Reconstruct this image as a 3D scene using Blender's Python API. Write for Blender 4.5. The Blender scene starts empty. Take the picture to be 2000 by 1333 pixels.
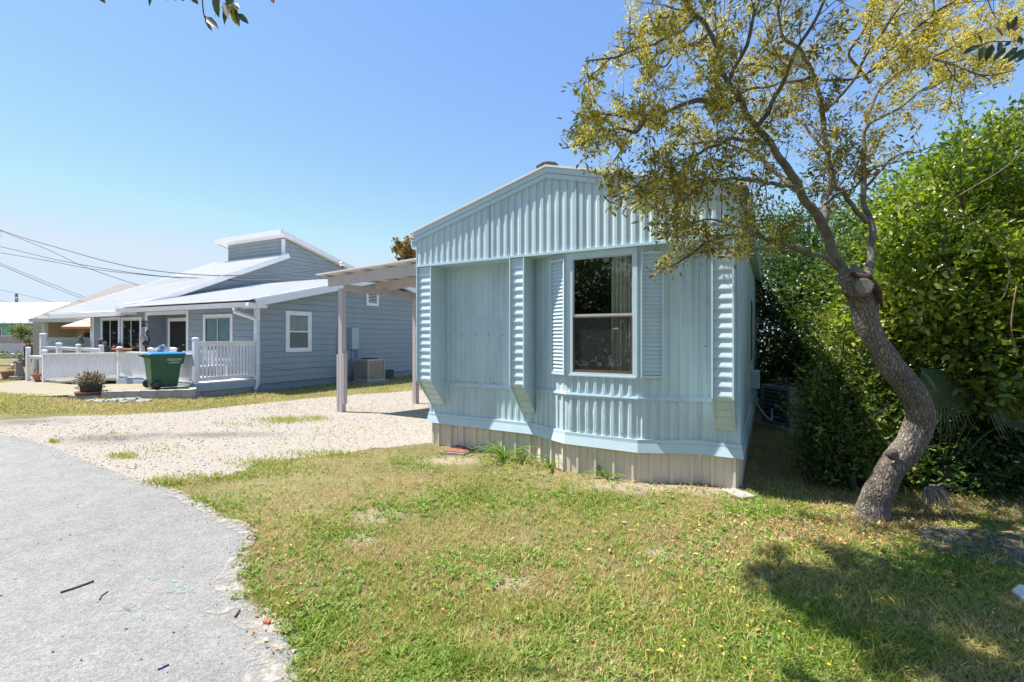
import bpy, bmesh, math, random
import numpy as np
from mathutils import Vector, Matrix, noise, geometry
random.seed(7); rng = np.random.default_rng(7)
scene = bpy.context.scene
COL = scene.collection
R = math.radians
# ------------------------------------------------------------------ camera numbers measured on the photograph
CH, FL, V0, CX = 1.6, 889.0, 658.0, 1000.0
def G(u, v, z=0.0):
    Y = (CH - z) * FL / (v - V0)
    return Vector(((u - CX) / FL * Y, Y, z))
def P(u, v, Y):
    return Vector(((u - CX) / FL * Y, Y, CH + (V0 - v) / FL * Y))
def proj(p):
    return (CX + FL * p[0] / p[1], V0 - FL * (p[2] - CH) / p[1])
# ------------------------------------------------------------------ materials
MATS = {}
def nt_new(name):
    m = bpy.data.materials.new(name); m.use_nodes = True
    nt = m.node_tree
    b = nt.nodes['Principled BSDF']
    return m, nt, b
def N(nt, typ, **kw):
    n = nt.nodes.new(typ)
    for k, v in kw.items():
        if k.startswith('i_'): n.inputs[k[2:].replace('_', ' ')].default_value = v
        else: setattr(n, k, v)
    return n
def ramp(nt, stops, fac=None):
    r = nt.nodes.new('ShaderNodeValToRGB')
    e = r.color_ramp.elements
    while len(e) < len(stops): e.new(0.5)
    for i, (p, c) in enumerate(stops):
        e[i].position = p; e[i].color = (c[0], c[1], c[2], 1)
    if fac is not None: nt.links.new(fac, r.inputs['Fac'])
    return r
def tex_noise(nt, co, scale, detail=4, rough=.6, scl3=None):
    if scl3:
        mp = N(nt, 'ShaderNodeMapping'); mp.inputs['Scale'].default_value = scl3
        nt.links.new(co, mp.inputs['Vector']); co = mp.outputs['Vector']
    n = N(nt, 'ShaderNodeTexNoise'); n.inputs['Scale'].default_value = scale
    n.inputs['Detail'].default_value = detail; n.inputs['Roughness'].default_value = rough
    nt.links.new(co, n.inputs['Vector']); return n
def mixc(nt, fac, a, b, mode='MIX'):
    m = N(nt, 'ShaderNodeMix', data_type='RGBA', blend_type=mode)
    for s, x in ((0, fac), (6, a), (7, b)):
        if isinstance(x, (int, float)): m.inputs[s].default_value = x
        elif isinstance(x, (tuple, list)): m.inputs[s].default_value = (x[0], x[1], x[2], 1)
        else: nt.links.new(x, m.inputs[s])
    return m.outputs[2]
def objco(nt):
    return N(nt, 'ShaderNodeTexCoord').outputs['Object']
def bumpn(nt, b, h, strength, dist=.01):
    bp = N(nt, 'ShaderNodeBump'); bp.inputs['Strength'].default_value = strength
    bp.inputs['Distance'].default_value = dist
    nt.links.new(h, bp.inputs['Height']); nt.links.new(bp.outputs['Normal'], b.inputs['Normal'])
def sc(c, k): return tuple(min(1, x * k) for x in c)
def mat(name, c, rough=.6, var=.12, vscale=3, bump=0, bscale=60, metal=0, stretch=None, c2=None, spec=None, dirt=None):
    if name in MATS: return MATS[name]
    m, nt, b = nt_new(name)
    co = objco(nt)
    n = tex_noise(nt, co, vscale, 5, .65, stretch)
    r = ramp(nt, [(.3, sc(c, 1 - var)), (.7, c2 if c2 else sc(c, 1 + var))], n.outputs['Fac'])
    out = r.outputs['Color']
    if dirt:
        n2 = tex_noise(nt, co, dirt[1], 6, .7, dirt[3] if len(dirt) > 3 else None)
        r2 = ramp(nt, [(dirt[2], (0, 0, 0)), (min(1, dirt[2] + .18), (1, 1, 1))], n2.outputs['Fac'])
        out = mixc(nt, r2.outputs['Color'], out, dirt[0])
    nt.links.new(out, b.inputs['Base Color'])
    b.inputs['Roughness'].default_value = rough; b.inputs['Metallic'].default_value = metal
    if spec is not None: b.inputs['Specular IOR Level'].default_value = spec
    if bump:
        n3 = tex_noise(nt, co, bscale, 4, .6, stretch)
        bumpn(nt, b, n3.outputs['Fac'], bump, .01)
    MATS[name] = m; return m
def leafmat(name, stops, trans=.35, rough=.45, spec=.4):
    """leaf material: colour by the leaf's own tone attribute, part of the light passes through"""
    m, nt, b = nt_new(name)
    a = N(nt, 'ShaderNodeAttribute', attribute_name='tone')
    r = ramp(nt, stops, a.outputs['Fac'])
    nt.links.new(r.outputs['Color'], b.inputs['Base Color'])
    b.inputs['Roughness'].default_value = rough; b.inputs['Specular IOR Level'].default_value = spec
    tr = N(nt, 'ShaderNodeBsdfTranslucent')
    g = N(nt, 'ShaderNodeHueSaturation'); g.inputs['Saturation'].default_value = 1.1; g.inputs['Value'].default_value = 1.5
    nt.links.new(r.outputs['Color'], g.inputs['Color']); nt.links.new(g.outputs['Color'], tr.inputs['Color'])
    mx = N(nt, 'ShaderNodeMixShader'); mx.inputs[0].default_value = trans
    nt.links.new(b.outputs[0], mx.inputs[1]); nt.links.new(tr.outputs[0], mx.inputs[2])
    nt.links.new(mx.outputs[0], nt.nodes['Material Output'].inputs['Surface'])
    MATS[name] = m; return m
def glassmat(name, tint=(.75, .8, .8), refl=1.6):
    m, nt, b = nt_new(name)
    t = N(nt, 'ShaderNodeBsdfTransparent'); t.inputs['Color'].default_value = (*tint, 1)
    g = N(nt, 'ShaderNodeBsdfGlossy'); g.inputs['Roughness'].default_value = .01
    lw = N(nt, 'ShaderNodeLayerWeight'); lw.inputs['Blend'].default_value = .5
    pw = N(nt, 'ShaderNodeMath', operation='POWER'); pw.inputs[1].default_value = 5; nt.links.new(lw.outputs['Facing'], pw.inputs[0])
    f0 = ((refl - 1) / (refl + 1)) ** 2 * 2
    fr = N(nt, 'ShaderNodeMath', operation='MULTIPLY_ADD'); fr.inputs[1].default_value = 1 - f0; fr.inputs[2].default_value = f0; nt.links.new(pw.outputs[0], fr.inputs[0])
    mx = N(nt, 'ShaderNodeMixShader')
    nt.links.new(fr.outputs[0], mx.inputs[0]); nt.links.new(t.outputs[0], mx.inputs[1]); nt.links.new(g.outputs[0], mx.inputs[2])
    nt.links.new(mx.outputs[0], nt.nodes['Material Output'].inputs['Surface'])
    MATS[name] = m; return m
# ------------------------------------------------------------------ mesh helpers
ORG = {}
class MB:
    def __init__(self): self.v = []; self.f = []; self.smooth = set()
    def add(self, vs, fs, smooth=False):
        o = len(self.v); self.v += [tuple(x) for x in vs]
        for f in fs:
            if smooth: self.smooth.add(len(self.f))
            self.f.append(tuple(i + o for i in f))
    def quad(self, a, b, c, d): self.add([a, b, c, d], [(0, 1, 2, 3)])
    def poly(self, pts): self.add(pts, [tuple(range(len(pts)))])
    def hexa(self, c):
        self.add(c, [(0, 3, 2, 1), (4, 5, 6, 7), (0, 1, 5, 4), (1, 2, 6, 5), (2, 3, 7, 6), (3, 0, 4, 7)])
    def box(self, x0, x1, y0, y1, z0, z1, fn=None):
        fn = fn or (lambda x, y, z: Vector((x, y, z)))
        self.hexa([fn(x0, y0, z0), fn(x1, y0, z0), fn(x1, y1, z0), fn(x0, y1, z0),
                   fn(x0, y0, z1), fn(x1, y0, z1), fn(x1, y1, z1), fn(x0, y1, z1)])
    def beam(self, p0, p1, w, h):
        p0 = Vector(p0); p1 = Vector(p1); d = (p1 - p0).normalized()
        s = d.cross(Vector((0, 0, 1)))
        s = s.normalized() if s.length > 1e-4 else Vector((1, 0, 0))
        t = s.cross(d).normalized(); s = s * (w / 2); t = t * (h / 2)
        self.hexa([p0 - s - t, p0 + s - t, p1 + s - t, p1 - s - t, p0 - s + t, p0 + s + t, p1 + s + t, p1 - s + t])
    def prism(self, pts, off):
        """polygon (3-d points) pulled along the vector off"""
        off = Vector(off); n = len(pts); pts = [Vector(p) for p in pts]
        self.add(pts + [p + off for p in pts], [tuple(range(n - 1, -1, -1)), tuple(range(n, 2 * n))] +
                 [(i, (i + 1) % n, n + (i + 1) % n, n + i) for i in range(n)])
    def tube(self, pts, rad, n=8, cap=True, wob=0):
        pts = [Vector(p) for p in pts]; k = len(pts)
        if isinstance(rad, (int, float)): rad = [rad] * k
        vs = []; ref = None
        for i in range(k):
            d = (pts[min(i + 1, k - 1)] - pts[max(i - 1, 0)])
            d = d.normalized() if d.length > 1e-9 else Vector((0, 0, 1))
            if ref is None:
                ref = d.cross(Vector((0.3, .2, 1))); 
                if ref.length < .05: ref = d.cross(Vector((1, 0, 0)))
            ref = (ref - d * ref.dot(d)).normalized(); bi = d.cross(ref)
            for j in range(n):
                a = 2 * math.pi * j / n; r = rad[i]
                if wob: r *= 1 + wob * noise.noise(pts[i] * 6 + Vector((math.cos(a) * 2, math.sin(a) * 2, 0)))
                vs.append(pts[i] + (ref * math.cos(a) + bi * math.sin(a)) * r)
        fs = [(i * n + j, i * n + (j + 1) % n, (i + 1) * n + (j + 1) % n, (i + 1) * n + j) for i in range(k - 1) for j in range(n)]
        self.add(vs, fs, True)
        if cap:
            o = len(self.v) - len(vs)
            self.f.append(tuple(o + j for j in range(n - 1, -1, -1))); self.f.append(tuple(o + (k - 1) * n + j for j in range(n)))
    def lathe(self, c, prof, n=20, sx=1, sy=1):
        c = Vector(c); vs = []
        for r, z in prof:
            for j in range(n):
                a = 2 * math.pi * j / n
                vs.append(c + Vector((r * sx * math.cos(a), r * sy * math.sin(a), z)))
        k = len(prof)
        self.add(vs, [(i * n + j, i * n + (j + 1) % n, (i + 1) * n + (j + 1) % n, (i + 1) * n + j) for i in range(k - 1) for j in range(n)], True)
        o = len(self.v) - len(vs)
        if prof[0][0] > 1e-4: self.f.append(tuple(o + j for j in range(n - 1, -1, -1)))
        if prof[-1][0] > 1e-4: self.f.append(tuple(o + (k - 1) * n + j for j in range(n)))
    def build(self, name, m, parent=None, origin=None, recalc=True, bevel=0):
        org = ORG.get(parent.name, Vector((0, 0, 0))) if parent else Vector(origin or (0, 0, 0))
        me = bpy.data.meshes.new(name)
        me.from_pydata([(v[0] - org[0], v[1] - org[1], v[2] - org[2]) for v in self.v], [], self.f)
        if self.smooth:
            fl = [i in self.smooth for i in range(len(self.f))]
            me.polygons.foreach_set('use_smooth', fl)
        if recalc:
            bm = bmesh.new(); bm.from_mesh(me); bmesh.ops.recalc_face_normals(bm, faces=bm.faces[:]); bm.to_mesh(me); bm.free()
        me.materials.append(m); me.update()
        o = bpy.data.objects.new(name, me); COL.objects.link(o)
        if parent: o.parent = parent
        else: o.location = org
        ORG[o.name] = org
        if bevel:
            md = o.modifiers.new('Bevel', 'BEVEL'); md.width = bevel; md.segments = 2; md.limit_method = 'ANGLE'
        return o
def np_build(name, verts, faces, m, parent=None, origin=None, tone=None, smooth=False):
    """verts (n,3); faces (k,3 or 4) numpy arrays -> one mesh object"""
    org = ORG.get(parent.name, Vector((0, 0, 0))) if parent else Vector(origin or (0, 0, 0))
    me = bpy.data.meshes.new(name)
    v = np.asarray(verts, dtype=np.float32) - np.array(org, dtype=np.float32)
    f = np.asarray(faces, dtype=np.int32); k, s = f.shape
    me.vertices.add(len(v)); me.vertices.foreach_set('co', v.ravel())
    me.loops.add(k * s); me.loops.foreach_set('vertex_index', f.ravel())
    me.polygons.add(k); me.polygons.foreach_set('loop_start', np.arange(0, k * s, s, dtype=np.int32))
    me.polygons.foreach_set('loop_total', np.full(k, s, dtype=np.int32))
    if smooth: me.polygons.foreach_set('use_smooth', np.ones(k, dtype=bool))
    me.update(calc_edges=True)
    if tone is not None:
        a = me.attributes.new('tone', 'FLOAT', 'POINT'); a.data.foreach_set('value', np.asarray(tone, dtype=np.float32))
    me.materials.append(m)
    o = bpy.data.objects.new(name, me); COL.objects.link(o)
    if parent: o.parent = parent
    else: o.location = org
    ORG[o.name] = org
    return o
def thing(name, label, cat, loc, group=None):
    o = bpy.data.objects.new(name, None); COL.objects.link(o); o.location = loc
    o.empty_display_size = .2
    ORG[o.name] = Vector(loc); tag(o, label, cat, group); return o
def tag(o, label=None, cat=None, group=None, kind=None):
    if label: o['label'] = label
    if cat: o['category'] = cat
    if group: o['group'] = group
    if kind: o['kind'] = kind
    return o
def copy_tree(o, parent=None, delta=None):
    c = o.copy(); COL.objects.link(c); c.parent = parent; ORG[c.name] = ORG[o.name]
    for ch in o.children: copy_tree(ch, c)
    return c
def catmull(pts, sub=5):
    pts = [Vector(p) for p in pts]; out = []
    for i in range(len(pts) - 1):
        p0 = pts[max(i - 1, 0)]; p1 = pts[i]; p2 = pts[i + 1]; p3 = pts[min(i + 2, len(pts) - 1)]
        for j in range(sub):
            t = j / sub
            out.append(.5 * (2 * p1 + (p2 - p0) * t + (2 * p0 - 5 * p1 + 4 * p2 - p3) * t * t + (3 * p1 - p0 - 3 * p2 + p3) * t ** 3))
    out.append(pts[-1]); return out
def lerp(a, b, t): return a + (b - a) * t
def nrm(a): return a / np.maximum(np.linalg.norm(a, axis=-1, keepdims=True), 1e-9)
def leaves_np(pos, axis, nor, length, width, fold=.15):
    """each leaf: six corners, four triangles, folded along the midrib"""
    axis = nrm(axis); side = nrm(np.cross(axis, nor)); nor = np.cross(side, axis)
    L = np.asarray(length)[:, None]; W = np.asarray(width)[:, None]
    base = pos; tip = pos + axis * L
    l1 = pos + axis * L * .3 + side * W * .5 + nor * W * fold; r1 = pos + axis * L * .3 - side * W * .5 + nor * W * fold
    l2 = pos + axis * L * .68 + side * W * .4 + nor * W * fold; r2 = pos + axis * L * .68 - side * W * .4 + nor * W * fold
    n = len(pos)
    v = np.stack([base, l1, l2, tip, r2, r1], axis=1).reshape(-1, 3)
    i = np.arange(n)[:, None] * 6
    f = np.concatenate([i + np.array([[0, 1, 2, 3]]), i + np.array([[0, 3, 4, 5]])], axis=0)
    return v, f
def rnd_dirs(n):
    return nrm(rng.normal(size=(n, 3)))
# ------------------------------------------------------------------ shared materials
M_blue = mat('trailer_blue_paint', (.49, .617, .675), .42, .06, 2.2, .12, 30, spec=.4, dirt=((.37, .48, .53), 1.4, .55, (1, 1, .22)))
M_blue2 = mat('trailer_blue_trim', (.50, .64, .72), .4, .05, 4, .06, 40, spec=.4)
M_shut = mat('trailer_blue_shutter', (.51, .64, .71), .4, .06, 5, .05, 40)
M_roofw = mat('white_metal_roof', (.72, .72, .70), .45, .08, 1.5, .05, 20, dirt=((.5, .49, .46), 3, .66))
M_skirt = mat('beige_metal_skirting', (.68, .60, .50), .55, .1, 2, .1, 30, dirt=((.38, .33, .27), 4, .62, (1, 1, .4)))
M_siding = mat('house_blue_grey_siding', (.255, .303, .338), .55, .07, 1.2, .06, 40, dirt=((.21, .265, .31), 1.1, .62))
M_white = mat('white_painted_wood', (.74, .74, .76), .5, .06, 4, .08, 40, dirt=((.52, .51, .50), 6, .68))
M_wroof = mat('house_white_metal_roof', (.71, .705, .685), .55, .06, 1.2, .05, 10, dirt=((.62, .62, .61), 1.6, .6))
M_taupe = mat('taupe_painted_timber', (.45, .405, .40), .6, .1, 3, .2, 30, stretch=(1, 1, .3), dirt=((.30, .25, .24), 5, .66))
M_deckgrey = mat('grey_blue_painted_board', (.30, .38, .44), .6, .1, 3, .1, 40)
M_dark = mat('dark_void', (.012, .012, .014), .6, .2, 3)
M_black = mat('black_plastic', (.015, .015, .017), .45, .2, 5)
M_found = mat('foundation_block', (.23, .27, .31), .8, .12, 4, .3, 40)
M_bark = None
M_glass = glassmat('window_glass')
M_glass2 = glassmat('house_glass', (.6, .65, .65), 1.5)
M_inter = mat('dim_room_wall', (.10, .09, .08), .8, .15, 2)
M_curtain = mat('cream_curtain_cloth', (.55, .54, .42), .85, .1, 6)
M_curtain2 = mat('pale_teal_curtain_cloth', (.42, .55, .56), .85, .1, 6)
M_bronze = mat('bronze_window_sash', (.20, .115, .075), .35, .1, 6, metal=.5)
M_alu = mat('aluminium_sash', (.62, .62, .63), .35, .06, 6, metal=.5)
M_wire = mat('black_cable_rubber', (.03, .03, .035), .6, .1, 4)
M_terra = mat('terracotta', (.34, .15, .095), .75, .15, 5, .15, 40)
M_conc = mat('grey_concrete', (.33, .315, .29), .85, .15, 4, .4, 60, dirt=((.16, .15, .135), 5, .58))
M_stone = mat('weathered_statue_stone', (.24, .22, .19), .85, .2, 12, .3, 50)
# ================================================================== MOBILE HOME
tL = G(842, 868); tR = G(1443, 957)
W = (tR - tL).length; tu = (tR - tL).normalized(); tn = Vector((tu.y, -tu.x, 0))
if tn.y > 0: tn = -tn
def T(s, d, z): return tL + tu * s + tn * d + Vector((0, 0, z))
mh = thing('mobile_home', 'pale blue corrugated metal mobile home with a bay window and beige skirting on the lawn', 'mobile home', tL)
HD = .31                                   # the gable stands this far in front of the recessed wall
BAY = [(0, 0), (1.72, 0), (2.28, .27), (3.12, .27), (3.71, 0), (W, 0)]
LEN = 14.0
def seg_normals(path):
    out = []
    for (a, b) in zip(path[:-1], path[1:]):
        l = math.hypot(b[0] - a[0], b[1] - a[1]); out.append((-(b[1] - a[1]) / l, (b[0] - a[0]) / l))
    return out
def offset_path(path, o):
    ns = seg_normals(path); out = []
    for i, p in enumerate(path):
        if i == 0: n = ns[0]; k = 1
        elif i == len(path) - 1: n = ns[-1]; k = 1
        else:
            n = (ns[i - 1][0] + ns[i][0], ns[i - 1][1] + ns[i][1]); l = math.hypot(*n); n = (n[0] / l, n[1] / l)
            k = 1 / max(.4, n[0] * ns[i][0] + n[1] * ns[i][1])
        out.append((p[0] + n[0] * o * k, p[1] + n[1] * o * k))
    return out
def band(mb, path, o0, o1, z0, z1, o1b=None):
    A = offset_path(path, o0); B = offset_path(path, o1); Bb = offset_path(path, o1b if o1b is not None else o1)
    for i in range(len(path) - 1):
        mb.hexa([T(*A[i], z0), T(*A[i + 1], z0), T(*Bb[i + 1], z0), T(*Bb[i], z0), T(*A[i], z1), T(*A[i + 1], z1), T(*B[i + 1], z1), T(*B[i], z1)])
def profile(l, pitch, depth, kind='trap', phase=0):
    """(distance, height) list along a corrugated sheet"""
    pts = []; x = -phase
    if kind == 'trap': cyc = [(0, 0), (.30, 0), (.46, 1), (.78, 1), (.94, 0)]
    elif kind == 'rib': cyc = [(0, 0), (.40, 0), (.42, .25), (.44, 0), (.80, 0), (.84, 1), (.95, 1), (.99, 0)]
    else: cyc = [(0, 0), (.70, 0), (.78, 1), (.88, 1), (.96, 0)]
    while x < l:
        for cx, cz in cyc:
            t = x + cx * pitch
            if 0 <= t <= l: pts.append((t, cz * depth))
        x += pitch
    if not pts or pts[0][0] > 1e-6: pts.insert(0, (0, 0))
    if pts[-1][0] < l - 1e-6: pts.append((l, 0))
    return pts
def corr(mb, A, B, z0, z1, pitch=.1, depth=.018, kind='trap', phase=0, ztop=None, dent=0):
    l = math.hypot(B[0] - A[0], B[1] - A[1]); t = ((B[0] - A[0]) / l, (B[1] - A[1]) / l); n = (-t[1], t[0])
    pr = profile(l, pitch, depth, kind, phase)
    rows = 1 if not dent else 5
    vs = []
    for x, hgt in pr:
        s = A[0] + t[0] * x + n[0] * hgt; d = A[1] + t[1] * x + n[1] * hgt
        zt = ztop(s) if ztop else z1
        for r in range(rows + 1):
            z = lerp(z0, zt, r / rows)
            q = dent * noise.noise(Vector((s * 5, d * 3, z * 5))) if 0 < r < rows or dent else 0
            vs.append(T(s + n[0] * q, d + n[1] * q, z))
    k = rows + 1
    mb.add(vs, [(i * k + r, (i + 1) * k + r, (i + 1) * k + r + 1, i * k + r + 1) for i in range(len(pr) - 1) for r in range(rows)])
def louvre(mb, A, B, z0, z1, pitch, depth):
    l = math.hypot(B[0] - A[0], B[1] - A[1]); n = (-(B[1] - A[1]) / l, (B[0] - A[0]) / l)
    zs = []; z = z0
    while z < z1 - 1e-6:
        for c, hgt in ((0, 0), (.18, 1), (.30, 1), (.95, .15)):
            if z + c * pitch <= z1: zs.append((z + c * pitch, hgt * depth))
        z += pitch
    zs.append((z1, 0)); vs = []
    for z, hgt in zs:
        vs += [T(A[0] + n[0] * hgt, A[1] + n[1] * hgt, z), T(B[0] + n[0] * hgt, B[1] + n[1] * hgt, z)]
    mb.add(vs, [(2 * i, 2 * i + 1, 2 * i + 3, 2 * i + 2) for i in range(len(zs) - 1)])
ZT0, ZT1 = .335, .475                     # base trim
ZH = 2.605                                # underside of the gable panel
def zg(s): return 2.96 + (.55) * (1 - abs(s - W / 2) / (W / 2))
# ---- walls
m = MB()
corr(m, (0, 0), BAY[1], ZT1 - .02, .90, .1, .010)
corr(m, (0, 0), BAY[1], .94, ZH, .085, .008)
corr(m, BAY[1], BAY[2], ZT1 - .02, .90, .1, .017, dent=.004)
corr(m, BAY[1], BAY[2], .94, ZH, .1, .008)
corr(m, BAY[2], BAY[3], ZT1 - .02, .90, .1, .02, dent=.006)
corr(m, BAY[2], BAY[3], .94, 1.155, .1, .02, dent=.004)
corr(m, BAY[3], BAY[4], ZT1 - .02, .90, .1, .017, dent=.003)
corr(m, BAY[3], BAY[4], .94, ZH, .1, .012)
corr(m, BAY[4], BAY[5], ZT1 - .02, .90, .1, .012)
corr(m, BAY[4], BAY[5], .94, ZH, .1, .010)
corr(m, (W, 0), (W, -LEN), ZT1 - .02, 2.98, .13, .010)
corr(m, (0, -LEN), (0, 0), ZT1 - .02, 2.98, .13, .010)
corr(m, (W, -LEN), (0, -LEN), ZT1 - .02, 2.98, .13, .010)
m.poly([T(0, -LEN, 2.98), T(W, -LEN, 2.98), T(W / 2, -LEN, 3.52)])
m.build('wall', M_blue, mh, recalc=False)
# ---- gable panel with its returns and soffit
m = MB()
corr(m, (0.0, HD), (W, HD), ZH, 0, .101, .0135, ztop=zg)
m.build('gable_panel', M_blue, mh, recalc=False)
m = MB()
m.box(.0, W, 0.004, HD, ZH - .012, ZH, T)
m.box(-.012, 0, -.02, HD + .006, ZH - .012, 2.965, T); m.box(W, W + .012, -.02, HD + .006, ZH - .012, 2.965, T)
m.box(-.008, W + .008, HD + .001, HD + .022, ZH - .016, ZH + .012, T)
m.build('gable_soffit', M_blue2, mh)
for s in (1.213, 2.42):
    m = MB(); m.box(s - .006, s + .006, HD, HD + .021, ZH + .01, zg(s) - .005, T); m.build('panel_seam', M_blue2, mh)
# ---- rake trim in two steps, white drip edge
for s0, s1, nm in ((-.02, W / 2, 0), (W / 2, W + .02, 1)):
    m = MB()
    for (o0, o1, za, zb) in ((HD - .01, HD + .034, .0, .055), (HD - .01, HD + .022, .055, .06), (HD - .01, HD + .042, .06, .125)):
        c = []
        for z in (za, zb):
            c += [T(s0, o0, zg(s0) + z), T(s1, o0, zg(s1) + z), T(s1, o1, zg(s1) + z), T(s0, o1, zg(s0) + z)]
        m.hexa(c)
    m.build('rake_trim', M_blue2, mh)
m = MB()
for s0, s1 in ((-.1, W / 2), (W / 2, W + .1)):
    c = []
    for z in (.126, .150):
        c += [T(s0, -LEN - .1, zg(s0) + z), T(s1, -LEN - .1, zg(s1) + z), T(s1, HD + .065, zg(s1) + z), T(s0, HD + .065, zg(s0) + z)]
    m.hexa(c)
for k in range(24):                        # standing seams of the roof sheets
    d = HD - .3 - k * .6
    for s0, s1 in ((-.1, W / 2), (W / 2, W + .1)):
        m.beam(T(s0, d, zg(s0) + .155), T(s1, d, zg(s1) + .155), .03, .02)
m.build('roof', M_roofw, mh)
M_shing = mat('dark_ridge_shingle', (.07, .065, .062), .8, .2, 10, .2, 50)
m = MB()
for s0, s1, z0, z1 in ((W / 2 - .13, W / 2 - .04, .0, .028), (W / 2 - .04, W / 2 + .03, .028, .028), (W / 2 + .03, W / 2 + .12, .028, .0)):
    c = []
    for z in (0, .03):
        c += [T(s0, -.9, 3.64 + z0 + z), T(s1, -.9, 3.64 + z1 + z), T(s1, HD + .05, 3.64 + z1 + z), T(s0, HD + .05, 3.64 + z0 + z)]
    m.hexa(c)
m.build('ridge_cap', M_shing, mh)
# eave gutters on both sides
for s, sg in ((W, 1), (0, -1)):
    m = MB()
    pr = [(0.0, 2.86), (.10, 2.86), (.13, 2.95), (.125, 3.0), (.11, 2.99), (.09, 2.89), (0.0, 2.89)]
    m.prism([T(s + sg * (a + .012), HD - .02, z) for a, z in pr], T(0, -LEN, 0) - T(0, 0, 0))
    m.build('eave_gutter', M_blue2, mh)
# ---- base trim, belt strip, skirting
full = [(0, -LEN)] + [(0, 0)] + BAY[1:] + [(W, -LEN)]
m = MB(); band(m, full, .0, .032, ZT0, .435, .05); band(m, full, .0, .030, .437, ZT1)
m.build('base_trim', M_blue2, mh)
m = MB(); band(m, BAY, .0, .022, .895, .915); band(m, BAY, 0, .03, .915, .927); band(m, BAY, .0, .02, .927, .945)
m.build('belt_trim', M_blue2, mh)
m = MB()
sk = offset_path(full, -.01)
for a, b in zip(sk[:-1], sk[1:]): corr(m, a, b, -.05, ZT0 + .01, .215, .034, 'rib', phase=.05)
m.build('skirting', M_skirt, mh, recalc=False)
# corner trim strips
for s, d in ((0, 0), (W, 0)):
    m = MB(); m.box(s - .018, s + .018, d - .02, d + .014, ZT1, ZH - .013, T); m.build('corner_trim', M_blue2, mh)
for s, d, z in [(.36 + .22 * k, .012, 1.62) for k in range(5)] + [(3.78, .014, 1.5), (3.85, .014, 1.5)] + [(2.36 + .15 * k, BAY[2][1] + .024, .52) for k in range(5)] + [(.5 + .3 * k, .014, .965) for k in range(4)]:
    m = MB(); p = T(s, d, z); m.lathe(p, [(.0, -.007), (.007, -.003), (.007, .003), (0, .007)], 6); m.build('screw', MATS['dark_void'], mh)
# ---- pilasters with louvred faces
for s0, s1 in ((.005, .265), (1.53, 1.735), (3.875, 4.075)):
    root = MB()
    for s in (s0, s1 - .014):
        prof = [(.0, ZH - .013), (HD + .012, ZH - .013), (HD + .012, .97), (.012, .60), (0, .60)]
        root.prism([T(s, d, z) for d, z in prof], tu * .014)
    pil = root.build('pilaster', M_shut, mh)
    m = MB(); louvre(m, (s0 + .014, HD - .015), (s1 - .014, HD - .015), .98, ZH - .014, .098, .017)
    m.quad(T(s0 + .014, HD - .015, .98), T(s1 - .014, HD - .015, .98), T(s1 - .014, .014, .612), T(s0 + .014, .014, .612))
    for k in range(4):
        t = (k + .5) / 4.2; d = lerp(HD - .012, .014, t); z = lerp(.98, .61, t)
        m.beam(T(s0 + .014, d, z), T(s1 - .014, d, z), .012, .012)
    m.build('louvre_face', M_shut, pil, recalc=False)
    m = MB()
    for s in (s0 - .004, s1 - .012): m.box(s, s + .016, HD + .0125, HD + .020, .975, ZH - .017, T)
    m.build('edge_trim', M_blue2, pil)
# ---- shutters on the bay's slanted sides
def facet(A, B):
    l = math.hypot(B[0] - A[0], B[1] - A[1]); t = ((B[0] - A[0]) / l, (B[1] - A[1]) / l); n = (-t[1], t[0])
    return l, (lambda x, o, z: T(A[0] + t[0] * x + n[0] * o, A[1] + t[1] * x + n[1] * o, z)), (lambda x, o: (A[0] + t[0] * x + n[0] * o, A[1] + t[1] * x + n[1] * o))
for (A, B, x0, x1) in ((BAY[1], BAY[2], .37, .63), (BAY[3], BAY[4], .03, .27)):
    l, fn, f2 = facet(A, B)
    m = MB(); z0, z1 = 1.145, 2.53
    m.box(x0, x0 + .022, .012, .05, z0, z1, fn); m.box(x1 - .022, x1, .012, .05, z0, z1, fn)
    m.box(x0 + .022, x1 - .022, .012, .046, z0, z0 + .03, fn); m.box(x0 + .022, x1 - .022, .012, .046, z1 - .03, z1, fn)
    sh = m.build('shutter', M_shut, mh)
    m = MB(); louvre(m, f2(x0 + .022, .018), f2(x1 - .022, .018), z0 + .03, z1 - .03, .0455, .017)
    m.build('louvre_face', M_shut, sh, recalc=False)
# ---- bay window
ws0, ws1, wz0, wz1 = 2.365, 3.07, 1.185, 2.515; BD = .27
M_screen, nt_, b_ = nt_new('grey_insect_screen')
b_.inputs['Base Color'].default_value = (.16, .155, .15, 1); tr_ = nt_.nodes.new('ShaderNodeBsdfTransparent'); mx_ = nt_.nodes.new('ShaderNodeMixShader'); mx_.inputs[0].default_value = .45
nt_.links.new(tr_.outputs[0], mx_.inputs[1]); nt_.links.new(b_.outputs[0], mx_.inputs[2]); nt_.links.new(mx_.outputs[0], nt_.nodes['Material Output'].inputs['Surface'])
win = MB()
for b in ((2.28, ws0, BD - .02, BD + .024, 1.155, 2.59), (ws1, 3.12, BD - .02, BD + .024, 1.155, 2.59), (ws0, ws1, BD - .02, BD + .024, 1.145, wz0), (ws0, ws1, BD - .02, BD + .024, wz1, 2.592)):
    win.box(*b[:4], b[4], b[5], T)
win.box(2.29, 3.11, BD - .01, BD + .032, 1.14, 1.158, T)
winp = win.build('bay_window', M_blue2, mh)
m = MB(); zm = 1.862
m.box(ws0, ws1, BD - .012, BD + .012, zm - .028, zm, T); m.box(ws0, ws0 + .012, BD - .012, BD + .006, zm, wz1, T); m.box(ws1 - .012, ws1, BD - .012, BD + .006, zm, wz1, T); m.box(ws0 + .012, ws1 - .012, BD - .012, BD + .006, wz1 - .012, wz1, T)
m.build('upper_sash', M_alu, winp)
m = MB()
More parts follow.
